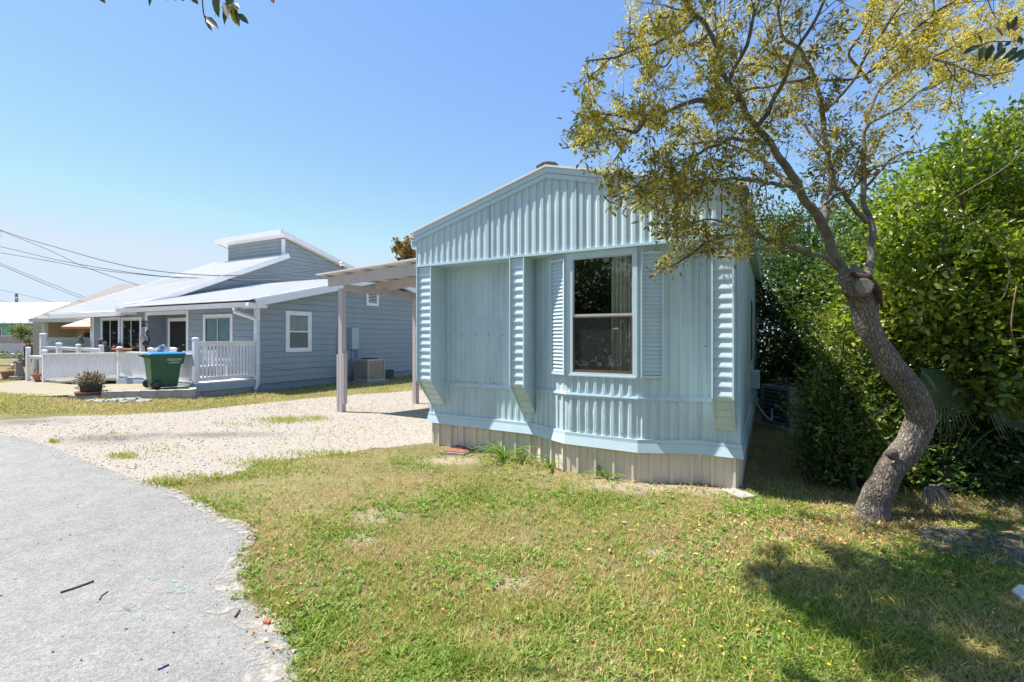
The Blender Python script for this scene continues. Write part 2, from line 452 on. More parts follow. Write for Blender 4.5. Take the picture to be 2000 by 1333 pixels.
m.box(ws0, ws0 + .02, BD - .014, BD + .014, wz0, zm - .029, T); m.box(ws1 - .02, ws1, BD - .014, BD + .014, wz0, zm - .029, T)
m.box(ws0 + .02, ws1 - .02, BD - .014, BD + .014, wz0, wz0 + .03, T); m.box(ws0 + .02, ws1 - .02, BD - .014, BD + .014, zm - .045, zm - .029, T)
m.build('lower_sash', M_bronze, winp)
for za, zb in ((wz0 + .03, zm - .045), (zm, wz1 - .012)):
    m = MB(); m.quad(T(ws0 + .012, BD - .006, za), T(ws1 - .012, BD - .006, za), T(ws1 - .012, BD - .006, zb), T(ws0 + .012, BD - .006, zb))
    m.build('pane', M_glass, winp, recalc=False)
    if za < 1.5:
        m = MB(); m.quad(T(ws0 + .02, BD - .010, za), T(ws1 - .02, BD - .010, za), T(ws1 - .02, BD - .010, zb), T(ws0 + .02, BD - .010, zb)); m.build('insect_screen', M_screen, winp, recalc=False)
m = MB(); vs = []; n = 60
for i in range(n + 1):
    t = i / n; s = lerp(2.80, 3.10, t); d = .17 + .022 * math.sin(t * 38) + .01 * math.sin(t * 17 + 1)
    vs += [T(s, d, 1.15), T(s, d * .95 + .01, 2.58)]
m.add(vs, [(2 * i, 2 * i + 1, 2 * i + 3, 2 * i + 2) for i in range(n)], True)
m.build('curtain', M_curtain, mh, recalc=False)
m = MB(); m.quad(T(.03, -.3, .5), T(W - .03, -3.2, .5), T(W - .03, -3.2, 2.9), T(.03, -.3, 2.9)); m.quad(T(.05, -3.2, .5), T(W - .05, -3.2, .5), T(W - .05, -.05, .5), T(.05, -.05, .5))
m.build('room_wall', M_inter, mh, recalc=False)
# ---- side window, electric box, conduit along the right wall
m = MB(); m.box(W + .010, W + .04, -3.05, -2.25, 1.2, 2.2, T); sw = m.build('side_window', M_blue2, mh)
m = MB(); m.box(W + .0405, W + .044, -3.0, -2.3, 1.25, 2.15, T); m.build('pane', M_dark, sw)
m = MB(); m.box(W + .012, W + .14, -3.62, -3.42, .72, 1.02, T); m.build('electric_box', M_blue2, mh, bevel=.01)
acL = G(1508, 838)
m = MB(); m.tube(catmull([T(W + .08, -3.52, .72), T(W + .10, -3.52, .45), T(W + .3, -3.45, .2), acL + Vector((.05, .1, .32))], 6), .016, 6); m.build('conduit', M_deckgrey, mh)
# ================================================================== CARPORT
cpA = G(667, 805); cpB = G(812, 789)
cp = thing('carport', 'taupe timber carport with a thin white metal roof beside the mobile home', 'carport', cpA)
cdir = (cpB - cpA).normalized()
ZBA, ZBB = 2.62, 2.50
cs = tu * .06; ct = cdir * .05
def cpost(p, ztop, w, d):
    m = MB(); a = tu * (w / 2); b = cdir * (d / 2)
    m.hexa([p - a - b, p + a - b, p + a + b, p - a + b] + [q + Vector((0, 0, ztop)) for q in (p - a - b, p + a - b, p + a + b, p - a + b)]); return m
m = cpost(cpA + tu * .02, ZBA + .0, .1, .09); post = m.build('post', M_taupe, cp)
m = cpost(cpA - tu * .055, 1.22, .045, .1); m.v += []; 
m2 = cpost(cpA + tu * .095 + Vector((0, 0, .18)), 1.07, .045, .08); m.add(m2.v, m2.f); m.build('post_brace', M_taupe, post)
m = cpost(cpB, ZBB, .1, .09); m.build('post', M_taupe, cp)
cbk = cpB + cdir * 2.6
m = cpost(cbk, ZBB - .1, .1, .09); m.build('post', M_taupe, cp)
m = MB(); m.beam(cpA + cdir * -.02 + tu * .1 + Vector((0, 0, ZBA + .02)), cbk + tu * .1 + Vector((0, 0, ZBB - .1 + .02)), .045, .15); m.build('side_beam', M_taupe, cp)
lsd = -tn                                   # direction of the mobile home's long side
def toside(p, out=.04):                     # point on the mobile home's left wall straight across from p
    t = (p - tL).dot(lsd); return tL + lsd * t - tu * out
for k, (q, zs) in enumerate(((-.12, 0), (.95, -.03), (2.0, -.06), (3.1, -.1), (4.2, -.14))):
    p = cpA + cdir * q - tu * .22; p.z = ZBA + .14 + zs
    e = toside(p); e.z = 2.92 + zs
    m = MB(); m.beam(p, e, .045, .2); m.build('rafter', M_taupe, cp)
m = MB()
for j in range(7):
    f = j / 6.5
    a = cpA + cdir * -.2 - tu * .25; b = cpA + cdir * 4.6 - tu * .25
    ea = toside(a); eb = toside(b)
    a.z = ZBA + .265; b.z = ZBA + .265 - .15; ea.z = 3.035; eb.z = 3.035 - .15
    p = a.lerp(ea, f); q = b.lerp(eb, f)
    m.beam(p, q, .085, .035)
m.build('purlin', M_taupe, cp)
m = MB()
a = cpA + cdir * -.30 - tu * .37; b = cpA + cdir * 4.7 - tu * .37; ea = toside(a, .02); eb = toside(b, .02)
a.z = ZBA + .285; b.z = ZBA + .285 - .15; ea.z = 3.06; eb.z = 3.06 - .15
m.prism([a, ea, eb, b], (0, 0, .022))
m.build('roof_sheet', M_roofw, cp)
# ================================================================== NEIGHBOUR'S HOUSE  (a runs left along the front wall, b runs back along the side wall)
C0 = G(505, 765)
fdv = Vector((-1800, 889, 0)).normalized(); sdv = Vector((520, 889, 0)).normalized()
def F(a, b, z): return C0 + fdv * a + sdv * b + Vector((0, 0, z))
def a_on(u, b):
    k = (u - CX) / FL; p = C0 + sdv * b
    return (k * p.y - p.x) / (fdv.x - k * fdv.y)
def b_on(u, a):
    k = (u - CX) / FL; p = C0 + fdv * a
    return (k * p.y - p.x) / (sdv.x - k * sdv.y)
def zat(v, p): return CH + (V0 - v) / FL * p.y
house = thing('cottage', 'blue grey clapboard cottage with white metal roofs and a clerestory, numbered 222', 'house', C0)
def clip(poly, z0, z1):
    def half(pl, z, keep):
        out = []
        for i in range(len(pl)):
            p, q = pl[i], pl[(i + 1) % len(pl)]
            ip, iq = keep(p[1], z), keep(q[1], z)
            if ip: out.append(p)
            if ip != iq:
                t = (z - p[1]) / (q[1] - p[1]); out.append((p[0] + (q[0] - p[0]) * t, z))
        return out
    pl = half(poly, z0, lambda a, b: a >= b - 1e-9)
    return half(pl, z1, lambda a, b: a <= b + 1e-9) if len(pl) > 2 else []
def lap(mb, poly, fn, pitch=.185, out=.016):
    """clapboards: every course leans out at its foot.  fn(x, z, o)"""
    zmin = min(p[1] for p in poly); zmax = max(p[1] for p in poly); z = zmin
    while z < zmax - 1e-4:
        gr = .009 if z > zmin else 0
        pl = clip(poly, min(z + gr, zmax - .001), min(z + pitch, zmax))
        if len(pl) > 2:
            mb.poly([fn(x, zz, out * (1 - (zz - z) / pitch)) for x, zz in pl])
            low = [p for p in pl if abs(p[1] - z - gr) < 1e-6]
            if len(low) >= 2:                # the shadow gap under the board's lip
                x0 = min(p[0] for p in low); x1 = max(p[0] for p in low)
                mb.quad(fn(x0, z + gr, out), fn(x1, z + gr, out), fn(x1, z + gr, -.018), fn(x0, z + gr, -.018))
                if gr:
                    mb.quad(fn(x0, z, -.018), fn(x1, z, -.018), fn(x1, z + gr, -.018), fn(x0, z + gr, -.018)); mb.quad(fn(x0, z, 0), fn(x1, z, 0), fn(x1, z, -.018), fn(x0, z, -.018))
        z += pitch
sideW = lambda x, z, o: F(-o, x, z)          # right side wall, x = b
frontW = lambda x, z, o: F(x, -o, z)         # front wall, x = a
AU = a_on(258, 0)                            # plane of the upper storey's side wall
AL = a_on(183, 0); aD0, aD1 = a_on(365, 0), a_on(288, 0)
BP, ZP = 4.7, 3.74
m = MB()
lap(m, [(0, .22), (9.3, .22), (9.3, 2.58), (BP, ZP), (0, 2.58)], sideW)
m.build('wall', M_siding, house, recalc=False)
m = MB()
lap(m, [(0, .3), (aD0, .3), (aD0, 2.62), (0, 2.62)], frontW)
lap(m, [(aD0, 2.365), (aD1, 2.365), (aD1, 2.62), (aD0, 2.62)], frontW)
lap(m, [(aD1, .3), (AL, .3), (AL, 2.62), (aD1, 2.62)], frontW)
RD = b_on(323, aD1)
lap(m, [(.0, .3), (RD, .3), (RD, 2.62), (0, 2.62)], lambda x, z, o: F(aD1 - o, x, z))     # left cheek of the entry
lap(m, [(aD0, .3), (aD1, .3), (aD1, 2.62), (aD0, 2.62)], lambda x, z, o: F(x, RD - o, z))
m.quad(F(aD0, 0, .3), F(aD0, RD, .3), F(aD0, RD, 2.62), F(aD0, 0, 2.62))
m.build('wall', M_siding, house, recalc=False)
m = MB()
lap(m, [(0, .3), (9, .3), (9, 2.62), (0, 2.62)], lambda x, z, o: F(AL + o, x, z))
lap(m, [(0, .22), (AL, .22), (AL, 2.58), (0, 2.58)], lambda x, z, o: F(x, 9.3 + o, z))
m.build('wall', M_siding, house, recalc=False)
m = MB(); m.box(.03, AL, .012, 9.28, -.1, .22, F); m.build('foundation', M_found, house)
# ---- upper storey
pB = F(AU, 0, 0); BC = b_on(556, AU); ZC = zat(503, F(AU, BC, 0)); ZCT = zat(468, F(AU, BC, 0))
BR = b_on(700, AU - .35); ZR = zat(531, F(AU - .35, BR, 0))
ZE = 2.60
CW = a_on(446, BC)
rs = (ZR - (ZCT + .1)) / (BR - BC)
m = MB()
lap(m, [(.0, 2.5), (10.3, 2.5), (10.3, ZCT + .1 + rs * (10.3 - BC) - .1), (BC, ZCT), (BC, ZC - .05), (.0, ZE - .02)], lambda x, z, o: F(AU - o, x, z))
m.build('upper_wall', M_siding, house, recalc=False)
m = MB()
lap(m, [(AU, ZC - .1), (CW, ZC - .1), (CW, ZCT + .1), (AU, ZCT + .1)], lambda x, z, o: F(x, BC - o, z), .17)
lap(m, [(BC, ZC - .3), (10.3, 3.4), (10.3, ZCT + .1 + rs * (10.3 - BC) - .1), (BC, ZCT + .08)], lambda x, z, o: F(CW + o, x, z))
m.poly([F(AU, 10.3, 2.5), F(CW, 10.3, 2.5), F(CW, 10.3, 4.9), F(AU, 10.3, 4.9)])
m.build('clerestory_wall', M_siding, house, recalc=False)
m = MB()
m.box(AU - .02, AU + .16, BC - .045, BC - .014, ZC - .02, ZCT + .02, F); m.box(AU - .045, AU - .014, BC - .045, BC + .0, ZC - .02, ZCT + .02, F)
m.box(AU + .161, CW, BC - .04, BC - .014, ZC + .02, ZC + .14, F)
m.build('corner_board', M_white, house)
def slab(mb, pts, th):
    """sheet through 3-d points, th thick downwards"""
    mb.prism(pts, (0, 0, -th))
# big roof, with seams
a0, a1 = AU - .32, a_on(97, -.45)
zf = lambda b: ZE + .12 + (ZC - ZE) * (b) / BC
m = MB()
slab(m, [F(a0, -.45, zf(-.45)), F(a1, -.45, zf(-.45)), F(a1, BC - .02, zf(BC)), F(a0, BC - .02, zf(BC))], .05)
slab(m, [F(CW + .02, BC - .02, zf(BC)), F(a1, BC - .02, zf(BC)), F(a1, 10, zf(BC) - .9), F(CW + .02, 10, zf(BC) - .9)], .05)
k = a0 + .1
while k < a1:
    m.beam(F(k, -.44, zf(-.44) + .01), F(k, BC - .03, zf(BC) + .01), .035, .03); k += .23
m.build('roof', M_wroof, house)
m = MB()
m.beam(F(a0 - .02, -.47, zf(-.47) - .09), F(a1, -.47, zf(-.47) - .09), .04, .17)
m.beam(F(a0 - .02, -.47, zf(-.47) - .07), F(a0 - .02, BC - .02, zf(BC) - .07), .04, .22)
m.beam(F(a1 + .02, -.47, zf(-.47) - .07), F(a1 + .02, BC, zf(BC) - .07), .04, .2)
m.box(a0 - .02, a0 + .28, -.50, .0, ZE - .20, ZE - .02, F)
m.build('fascia', M_white, house)
m = MB()
slab(m, [F(AL + .02, -.44, ZE - .05), F(a1 - .02, -.44, ZE - .05), F(a1 - .02, 4, ZE - .05), F(AL + .02, 4, ZE - .05)], .02)
m.box(AL + .05, a1 - .2, -.2, -.05, ZE - .27, ZE - .08, F)
m.build('porch_soffit', M_white, house)
# clerestory roof
zc = lambda b: ZCT + .24 + rs * (b - BC)
c0, c1 = AU - .35, CW + .35; bf = BC - .42
m = MB(); slab(m, [F(c0, bf, zc(bf)), F(c1, bf, zc(bf)), F(c1, 10.6, zc(10.6)), F(c0, 10.6, zc(10.6))], .04); m.build('roof', M_wroof, house)
m = MB()
m.beam(F(c0 - .02, bf - .02, zc(bf) - .12), F(c1 + .02, bf - .02, zc(bf) - .12), .04, .2)
m.beam(F(c0 - .02, bf - .0, zc(bf) - .13), F(c0 - .02, 10.6, zc(10.6) - .13), .04, .2); m.beam(F(c1 + .02, bf, zc(bf) - .13), F(c1 + .02, 10.6, zc(10.6) - .13), .04, .2)
slab(m, [F(c0, bf, zc(bf) - .14), F(c1, bf, zc(bf) - .14), F(c1, 10.5, zc(10.5) - .14), F(c0, 10.5, zc(10.5) - .14)], .015)
m.build('fascia', M_white, house)
# ---- low right wing roof
zw = lambda b: 2.62 + .25 * b if b < BP else 2.62 + .25 * BP - .25 * (b - BP)
w0, w1 = -.42, AU - .02
m = MB()
for b0, b1 in ((-.5, BP), (BP, 9.7)):
    slab(m, [F(w0, b0, zw(b0) + .16), F(w1, b0, zw(b0) + .16), F(w1, b1, zw(b1) + .16), F(w0, b1, zw(b1) + .16)], .035)
k = w0 + .12
while k < w1:
    for b0, b1 in ((-.49, BP), (BP, 9.69)): m.beam(F(k, b0, zw(b0) + .165), F(k, b1, zw(b1) + .165), .03, .022)
    k += .23
m.build('roof', M_wroof, house)
m = MB()
for b0, b1 in ((-.36, BP), (BP, 9.7)): m.beam(F(w0 - .02, b0, zw(b0) + .02), F(w0 - .02, b1, zw(b1) + .02), .04, .2)
m.box(w0, -.0, -.5, -.32, 2.40, 2.54, F); m.box(w0 + .001, 0, -.32, -.02, 2.42, 2.50, F)
slab(m, [F(w0, -.3, zw(-.3) + .05), F(0, -.3, zw(-.3) + .05), F(0, BP, zw(BP) + .05), F(w0, BP, zw(BP) + .05)], .02)
slab(m, [F(w0, BP, zw(BP) + .05), F(0, BP, zw(BP) + .05), F(0, 9.6, zw(9.6) + .05), F(w0, 9.6, zw(9.6) + .05)], .02)
m.build('fascia', M_white, house)
m = MB(); pr = [(-.52, 2.50), (-.50, 2.43), (-.60, 2.43), (-.63, 2.56), (-.615, 2.56), (-.59, 2.45), (-.505, 2.45), (-.505, 2.56), (-.52, 2.56)]
m.prism([F(w0 + .05, b, z) for b, z in pr], F(a0 - .05, 0, 0) - F(w0 + .05, 0, 0))
m.build('gutter', M_white, house)
m = MB()
pA = F(a_on(458, -.55), -.55, 2.44)
m.tube([pA, pA + Vector((0, 0, -.13)), F(.02, -.10, 2.12), F(-.05, -.07, 2.05), F(-.05, -.07, .22), F(-.12, -.18, .06)], [.055] * 6, 4)
m.build('downspout', M_white, house)
m = MB(); slab(m, [F(w1 - .02, -.3, zw(-.3) + .23), F(w1 - .18, -.3, zw(-.3) + .19), F(w1 - .18, BP, zw(BP) + .19), F(w1 - .02, BP, zw(BP) + .25)], .015)
m.build('flashing_shadow_band', M_deckgrey, house)  # strip at the flashing, coloured blue-grey for the shadow band lying there
# corner boards
m = MB(); m.box(-.035, -.017, -.035, .02, .2, 2.5, F); m.box(-.0169, .11, -.035, -.017, .3, 2.45, F); m.build('corner_board', M_white, house)
m = MB(); m.box(AL - .1, AL + .03, -.035, -.017, .3, 2.45, F); m.build('corner_board', M_white, house)
# ---- windows
def housewin(fn, x0, x1, z0, z1, style, trim=.09):
    """fn(x, z, o)"""
    g = lambda x, o, z: fn(x, z, o)
    m = MB()
    m.box(x0 - trim, x0, .0, .035, z0 - trim, z1 + trim, g); m.box(x1, x1 + trim, .0, .035, z0 - trim, z1 + trim, g)
    m.box(x0, x1, .0, .034, z1, z1 + trim, g); m.box(x0, x1, .0, .034, z0 - trim, z0, g)
    w = m.build('window', M_white, house)
    m = MB(); m.quad(fn(x0, z0, .0175), fn(x1, z0, .0175), fn(x1, z1, .0175), fn(x0, z1, .0175))
    m.build('backing', MATS['dark_void'] if style != 'frost' else mat('dusty_blind', (.30, .31, .30), .8, .25, 6), w, recalc=False)
    if style == 'slide':
        m = MB(); xm = (x0 + x1) / 2
        for a, b in ((x0, x0 + .04), (xm - .025, xm + .025), (x1 - .04, x1)): m.box(a, b, .015, .03, z0, z1, g)
        m.box(x0 + .04, x1 - .04, .015, .0295, z1 - .04, z1, g); m.build('sash', M_alu, w)
    if style == 'hung':
        m = MB(); zm = lerp(z0, z1, .5)
        for a, b in ((x0, x0 + .03), (x1 - .03, x1)): m.box(a, b, .015, .03, z0, z1, g)
        m.box(x0 + .03, x1 - .03, .015, .031, zm - .02, zm + .02, g); m.box(x0 + .03, x1 - .03, .015, .029, z0, z0 + .03, g); m.box(x0 + .03, x1 - .03, .015, .029, z1 - .03, z1, g)
        m.build('sash', M_white, w)
        m = MB(); m.quad(fn(x0 + .02, zm, .0195), fn(x1 - .02, zm, .0195), fn(x1 - .02, z1, .0195), fn(x0 + .02, z1, .0195))
        m.build('blind', mat('dusty_blind', (.34, .36, .36), .8, .25, 6), w, recalc=False)
    m = MB(); m.quad(fn(x0, z0, .024), fn(x1, z0, .024), fn(x1, z1, .024), fn(x0, z1, .024)); m.build('pane', M_glass2, w, recalc=False)
    return w
def fz(v, a): return zat(v, F(a, 0, 0))
a, b = a_on(452, 0), a_on(402, 0)
w = housewin(frontW, a, b, .95, fz(620, (a + b) / 2), 'slide')
m = MB(); vs = []
for i in range(41):
    t = i / 40; x = lerp(a + .05, b - .08, t); o = .0205 + .002 * math.sin(t * 60)
    vs += [frontW(x, .96, o), frontW(x, fz(622, a), o)]
m.add(vs, [(2 * i, 2 * i + 1, 2 * i + 3, 2 * i + 2) for i in range(40) if not 19 <= i <= 21]); m.build('curtain', M_curtain2, w, recalc=False)
for ua, ub in ((275, 241), (233, 201)):
    a, b = a_on(ua, 0), a_on(ub, 0); housewin(frontW, a, b, .62, fz(625, (a + b) / 2), 'slide')
bs, be = b_on(563, 0), b_on(602, 0)
housewin(sideW, bs, be, zat(682, F(0, bs, 0)), zat(614, F(0, bs, 0)), 'hung', .1)
# vent
bs, be = b_on(719, 0), b_on(735, 0)
g = lambda x, o, z: sideW(x, z, o)
m = MB(); z0, z1 = zat(592, F(0, bs, 0)), zat(569, F(0, bs, 0))
for q in ((bs - .1, bs, z0 - .1, z1 + .1), (be, be + .1, z0 - .1, z1 + .1), (bs, be, z0 - .1, z0), (bs, be, z1, z1 + .1)): m.box(q[0], q[1], 0, .03, q[2], q[3], g)
vn = m.build('gable_vent', M_white, house)
m = MB(); m.quad(sideW(bs, z0, .0175), sideW(be, z0, .0175), sideW(be, z1, .0175), sideW(bs, z1, .0175)); m.build('backing', M_dark, vn)
m = MB()
for k in range(8): z = lerp(z0, z1, (k + .3) / 8); m.beam(sideW(bs, z, .022), sideW(be, z, .022), .006, .018)
m.build('louvre', M_alu, vn)
# entry: white casing, door on the inner wall
m = MB()
m.box(aD0 - .1, aD0 + .02, -.018, .0, .4, 2.46, F); m.box(aD1 - .02, aD1 + .12, -.018, .0, .4, 2.46, F); m.box(aD0 + .02, aD1 - .02, -.044, 0, 2.34, 2.46, F)
m.build('entry_casing', M_white, house)
dl = a_on(332, RD - .05); dr = max(aD0 + .13, dl - 1.0)
m = MB(); m.box(dl, dl + .13, RD - .06, RD - .02, .4, 2.26, F); m.box(dr, dl, RD - .06, RD - .02, 2.14, 2.26, F); m.box(dr - .12, dr, RD - .06, RD - .02, .4, 2.26, F); dc = m.build('door_casing', M_white, house)
m = MB(); m.box(dr, dl, RD - .05, RD - .025, .4, 2.14, F); dd = m.build('door', mat('dark_brown_door', (.010, .007, .007), .75, .2, 4), house)
m = MB(); m.lathe(F(dr + .1, RD - .08, 1.32), [(0, -.03), (.03, -.02), (.03, .02), (0, .03)], 10); m.build('handle', M_alu, dd)
# electric cabinet, conduits, service mast
m = MB(); b0, b1 = b_on(683, -.05), b_on(696, -.05); zt, zb = zat(641, F(0, b0, 0)), zat(683, F(0, b0, 0))
m.box(b0, b1, .0, .17, zb, zt, g); m.build('electric_cabinet', mat('grey_cabinet_paint', (.36, .43, .45), .5, .06, 3), house, bevel=.012)
m = MB()
for bb, r in ((b0 + .12, .022), (b0 + .28, .018), (b0 + .38, .02)): m.tube([F(-.05, bb, zb), F(-.05, bb, .0)], r, 6)
b2 = b_on(659, -.03); m.tube(catmull([F(-.03, b2 + .25, 2.0), F(-.03, b2, 1.8), F(-.03, b2, 1.0), F(-.03, b2 + .1, .5)], 4), .012, 5)
m.tube(catmull([F(-.02, b_on(510, 0), .75), F(-.02, b_on(560, 0), .58), F(-.02, b_on(610, 0), .62), F(-.02, b_on(655, 0), .52)], 4), .007, 4)
m.build('conduit', M_deckgrey, house)
mb_ = b_on(669, .3); mt = F(.3, mb_, zat(516, F(.3, mb_, 0)))
m = MB(); m.tube([F(.3, mb_, zw(mb_)), mt], .035, 8); mast = m.build('service_mast', mat('rusty_pipe', (.22, .075, .05), .8, .2, 8), house)
m = MB(); m.lathe(mt + Vector((-.03, 0, -.05)), [(.03, -.02), (.075, 0), (.085, .06), (.06, .12), (0, .14)], 12); m.build('weatherhead', M_alu, mast)
# house number, left as lettering
def text_mesh(s, size, m, parent, M4, extrude=.004, name='lettering', spacing=1.0, shear=0):
    cu = bpy.data.curves.new('t', 'FONT'); cu.body = s; cu.size = size; cu.extrude = extrude; cu.align_x = 'CENTER'; cu.align_y = 'CENTER'; cu.space_character = spacing; cu.shear = shear
    ob = bpy.data.objects.new('t', cu); COL.objects.link(ob); dg = bpy.context.evaluated_depsgraph_get()
    me = bpy.data.meshes.new_from_object(ob.evaluated_get(dg)); COL.objects.unlink(ob); bpy.data.objects.remove(ob)
    org = ORG[parent.name]
    me.transform(Matrix.Translation(-org) @ M4); me.materials.clear(); me.materials.append(m); me.name = name
    o = bpy.data.objects.new(name, me); COL.objects.link(o); o.parent = parent; ORG[o.name] = org; return o
def frame(o, x, up):
    x = x.normalized(); up = up.normalized(); n = x.cross(up).normalized(); up = n.cross(x)
    M4 = Matrix.Identity(4); M4.col[0][:3] = x; M4.col[1][:3] = up; M4.col[2][:3] = n; M4.col[3][:3] = o; return M4
an = a_on(281.5, -.02)
text_mesh('222', .30, M_black, house, frame(F(an, -.03, zat(633.5, F(an, 0, 0))), -fdv, Vector((0, 0, 1))), .008, 'house_number', .8, .2)
# ---- deck, ramp and railings
DB = 1.7
deck = thing('porch_deck', 'grey blue timber porch with white railings and a ramp in front of the cottage', 'porch', F(0, -DB, 0))
DZ = .385
aE = a_on(232, -DB); aR = a_on(87, -DB)
m = MB()
k = -DB
while k < -.01: m.box(.0, aE, k, min(k + .135, -.003), DZ - .035, DZ, F); k += .14
k = -.75
while k < -.01: m.box(aE + .005, a1 - .3, k, min(k + .135, -.003), DZ - .035, DZ, F); k += .14
m.build('floor', mat('sun_bleached_deck_board', (.52, .52, .52), .7, .1, 4), deck)
m = MB()
m.beam(F(-.03, -DB - .02, DZ - .12), F(aE, -DB - .02, DZ - .12), .04, .18)
m.beam(F(-.03, -DB, DZ - .13), F(-.03, .0, DZ - .13), .04, .2)
for (a, b) in ((.03, -DB + .05), (.03, -.1), (aE - .05, -DB + .05), (aE * .5, -DB + .05)): m.box(a - .06, a + .06, b - .06, b + .06, -.05, DZ - .04, F)
m.build('skirt_board', M_deckgrey, deck)
m = MB(); n = 30                                # lattice panel under the side
L0, L1, zl0, zl1 = -DB + .1, -.12, -.03, DZ - .235
def strip(p, q):
    (x0, y0), (x1, y1) = p, q
    pts = []
    for t in np.linspace(0, 1, 60):
        x, y = x0 + (x1 - x0) * t, y0 + (y1 - y0) * t
        if L0 <= x <= L1 and zl0 <= y <= zl1: pts.append((x, y))
    if len(pts) > 1: m.beam(F(-.02, pts[0][0], pts[0][1]), F(-.02, pts[-1][0], pts[-1][1]), .008, .017)
for i in range(-6, n + 4):
    x = L0 + i * .052; strip((x, zl0), (x + .4, zl0 + .4)); strip((x + .03, zl0 + .4), (x + .43, zl0))
m.build('lattice', mat('cream_lattice', (.5, .46, .44), .7, .1, 5), deck)
m = MB(); m.quad(F(.1, -DB + .1, -.05), F(.1, -.05, -.05), F(.1, -.05, DZ - .05), F(.1, -DB + .1, DZ - .05)); m.build('under_deck_painted_shade', M_dark, deck)  # black sheet behind the lattice standing in for the shade under the deck
m = MB()
c = [F(aE + .02, -DB, DZ - .06), F(aR, -DB, -.02), F(aR, -.78, -.02), F(aE + .02, -.78, DZ - .06)]
m.hexa(c + [p + Vector((0, 0, .06)) for p in c]); m.build('ramp', mat('sun_bleached_deck_board', (.52, .52, .52)), deck)
BAL = {}
def railing(pA, pB, zb, zt, n, w=.04, post=None, m_=None, bw=None):
    """pA, pB in (a, b); zb, zt: heights at both ends of the bottom and top rail"""
    m_ = m_ or M_white
    m = MB(); m.beam(F(*pA, zt[0] - .02), F(*pB, zt[1] - .02), .13, .035); m.beam(F(*pA, zt[0] - .085), F(*pB, zt[1] - .085), .04, .09)
    m.build('handrail', m_, deck)
    m = MB(); m.beam(F(*pA, zb[0]), F(*pB, zb[1]), .04, .085); m.build('bottom_rail', m_, deck)
    for i in range(n):
        t = (i + .5) / n; a = lerp(pA[0], pB[0], t); b = lerp(pA[1], pB[1], t)
        z0 = lerp(zb[0], zb[1], t) + .042; z1 = lerp(zt[0], zt[1], t) - .13
        m = MB(); m.beam(F(a, b, z0), F(a, b, z1), w, bw or w); m.build('baluster', m_, deck)
def rpost(a, b, z0, z1, w=.105, m_=None):
    m = MB(); p = F(a, b, 0)
    x = fdv * (w / 2); y = Vector((-fdv.y, fdv.x, 0)) * (w / 2)
    def ring(k, z): return [p + (-x - y) * k + Vector((0, 0, z)), p + (x - y) * k + Vector((0, 0, z)), p + (x + y) * k + Vector((0, 0, z)), p + (-x + y) * k + Vector((0, 0, z))]
    m.hexa(ring(1, z0) + ring(1, z1)); po = m.build('post', m_ or M_white, deck)
    m = MB(); m.hexa(ring(1.2, z1) + ring(1.2, z1 + .03)); r0, r1 = ring(1.2, z1 + .03), ring(.3, z1 + .055); m.hexa(r0 + r1); m.build('post_cap', m_ or M_white, po)
zr = 1.165
railing((.0, -.10), (.0, -DB + .08), (DZ + .1, DZ + .1), (1.475, 1.475), 17)
rpost(.0, -DB + .03, DZ - .02, 1.53); rpost(.0, -.06, DZ, 2.40, .1)
# low front section in two bays, then the ramp section
aM = a_on(299, -DB); aM1 = a_on(334, -DB)
railing((.06, -DB), (aM - .05, -DB), (DZ + .09, DZ + .09), (zr, zr), 27, .035)
railing((aM + .05, -DB), (aE - .05, -DB), (DZ + .09, DZ + .09), (zr, zr), 14, .035)
rpost(aM, -DB - .05, DZ - .16, zr + .08); rpost(aM1, -DB + .06, DZ, zr + .09); rpost(aE, -DB + .02, -.05, zr + .09)
zR0, zR1 = 1.14, 1.03
railing((aE + .06, -DB), (aR - .05, -DB), (DZ + .05, .14), (zR0, zR1), 22, .05, bw=.09)
rpost(aR, -DB, -.05, 1.10)
aR2 = aR + .85
rpost(a_on(55, -DB), -DB, -.05, 1.18)
railing((aR + .06, -DB + .02), (a_on(58, -DB), -DB + .02), (.14, .14), (.93, .93), 2, .07)
# the ramp's far rail and the covered porch's end rail
bF = -.72
aF0, aF1 = a_on(198, bF), a_on(84, bF)
railing((aF0 + .05, bF), (aF1 - .05, bF), (DZ + .05, .55), (1.19, 1.23), 0)
rpost(aF0, bF, 0, 1.27); rpost(a_on(153, bF), bF, 0, 1.28); rpost(a_on(115, bF), bF, 0, 1.32, .13); rpost(aF1, bF, -.05, 1.68, .16)
aP = aF1 - .1; bP0, bP1 = bF + .1, b_on(176, aF1 - .1)
M_shade = M_deckgrey
railing((aP, bP0), (aP, bP1), (.55, .55), (1.57, 1.57), 18, .05, m_=mat('shade_toned_white_rail', (.48, .53, .57), .6, .08, 4), bw=.1)  # white rail coloured grey to carry the shade of the covered porch
rpost(aP, bP1 + .1, 0, 2.5, .14, mat('shade_toned_white_rail', (.48, .53, .57)))
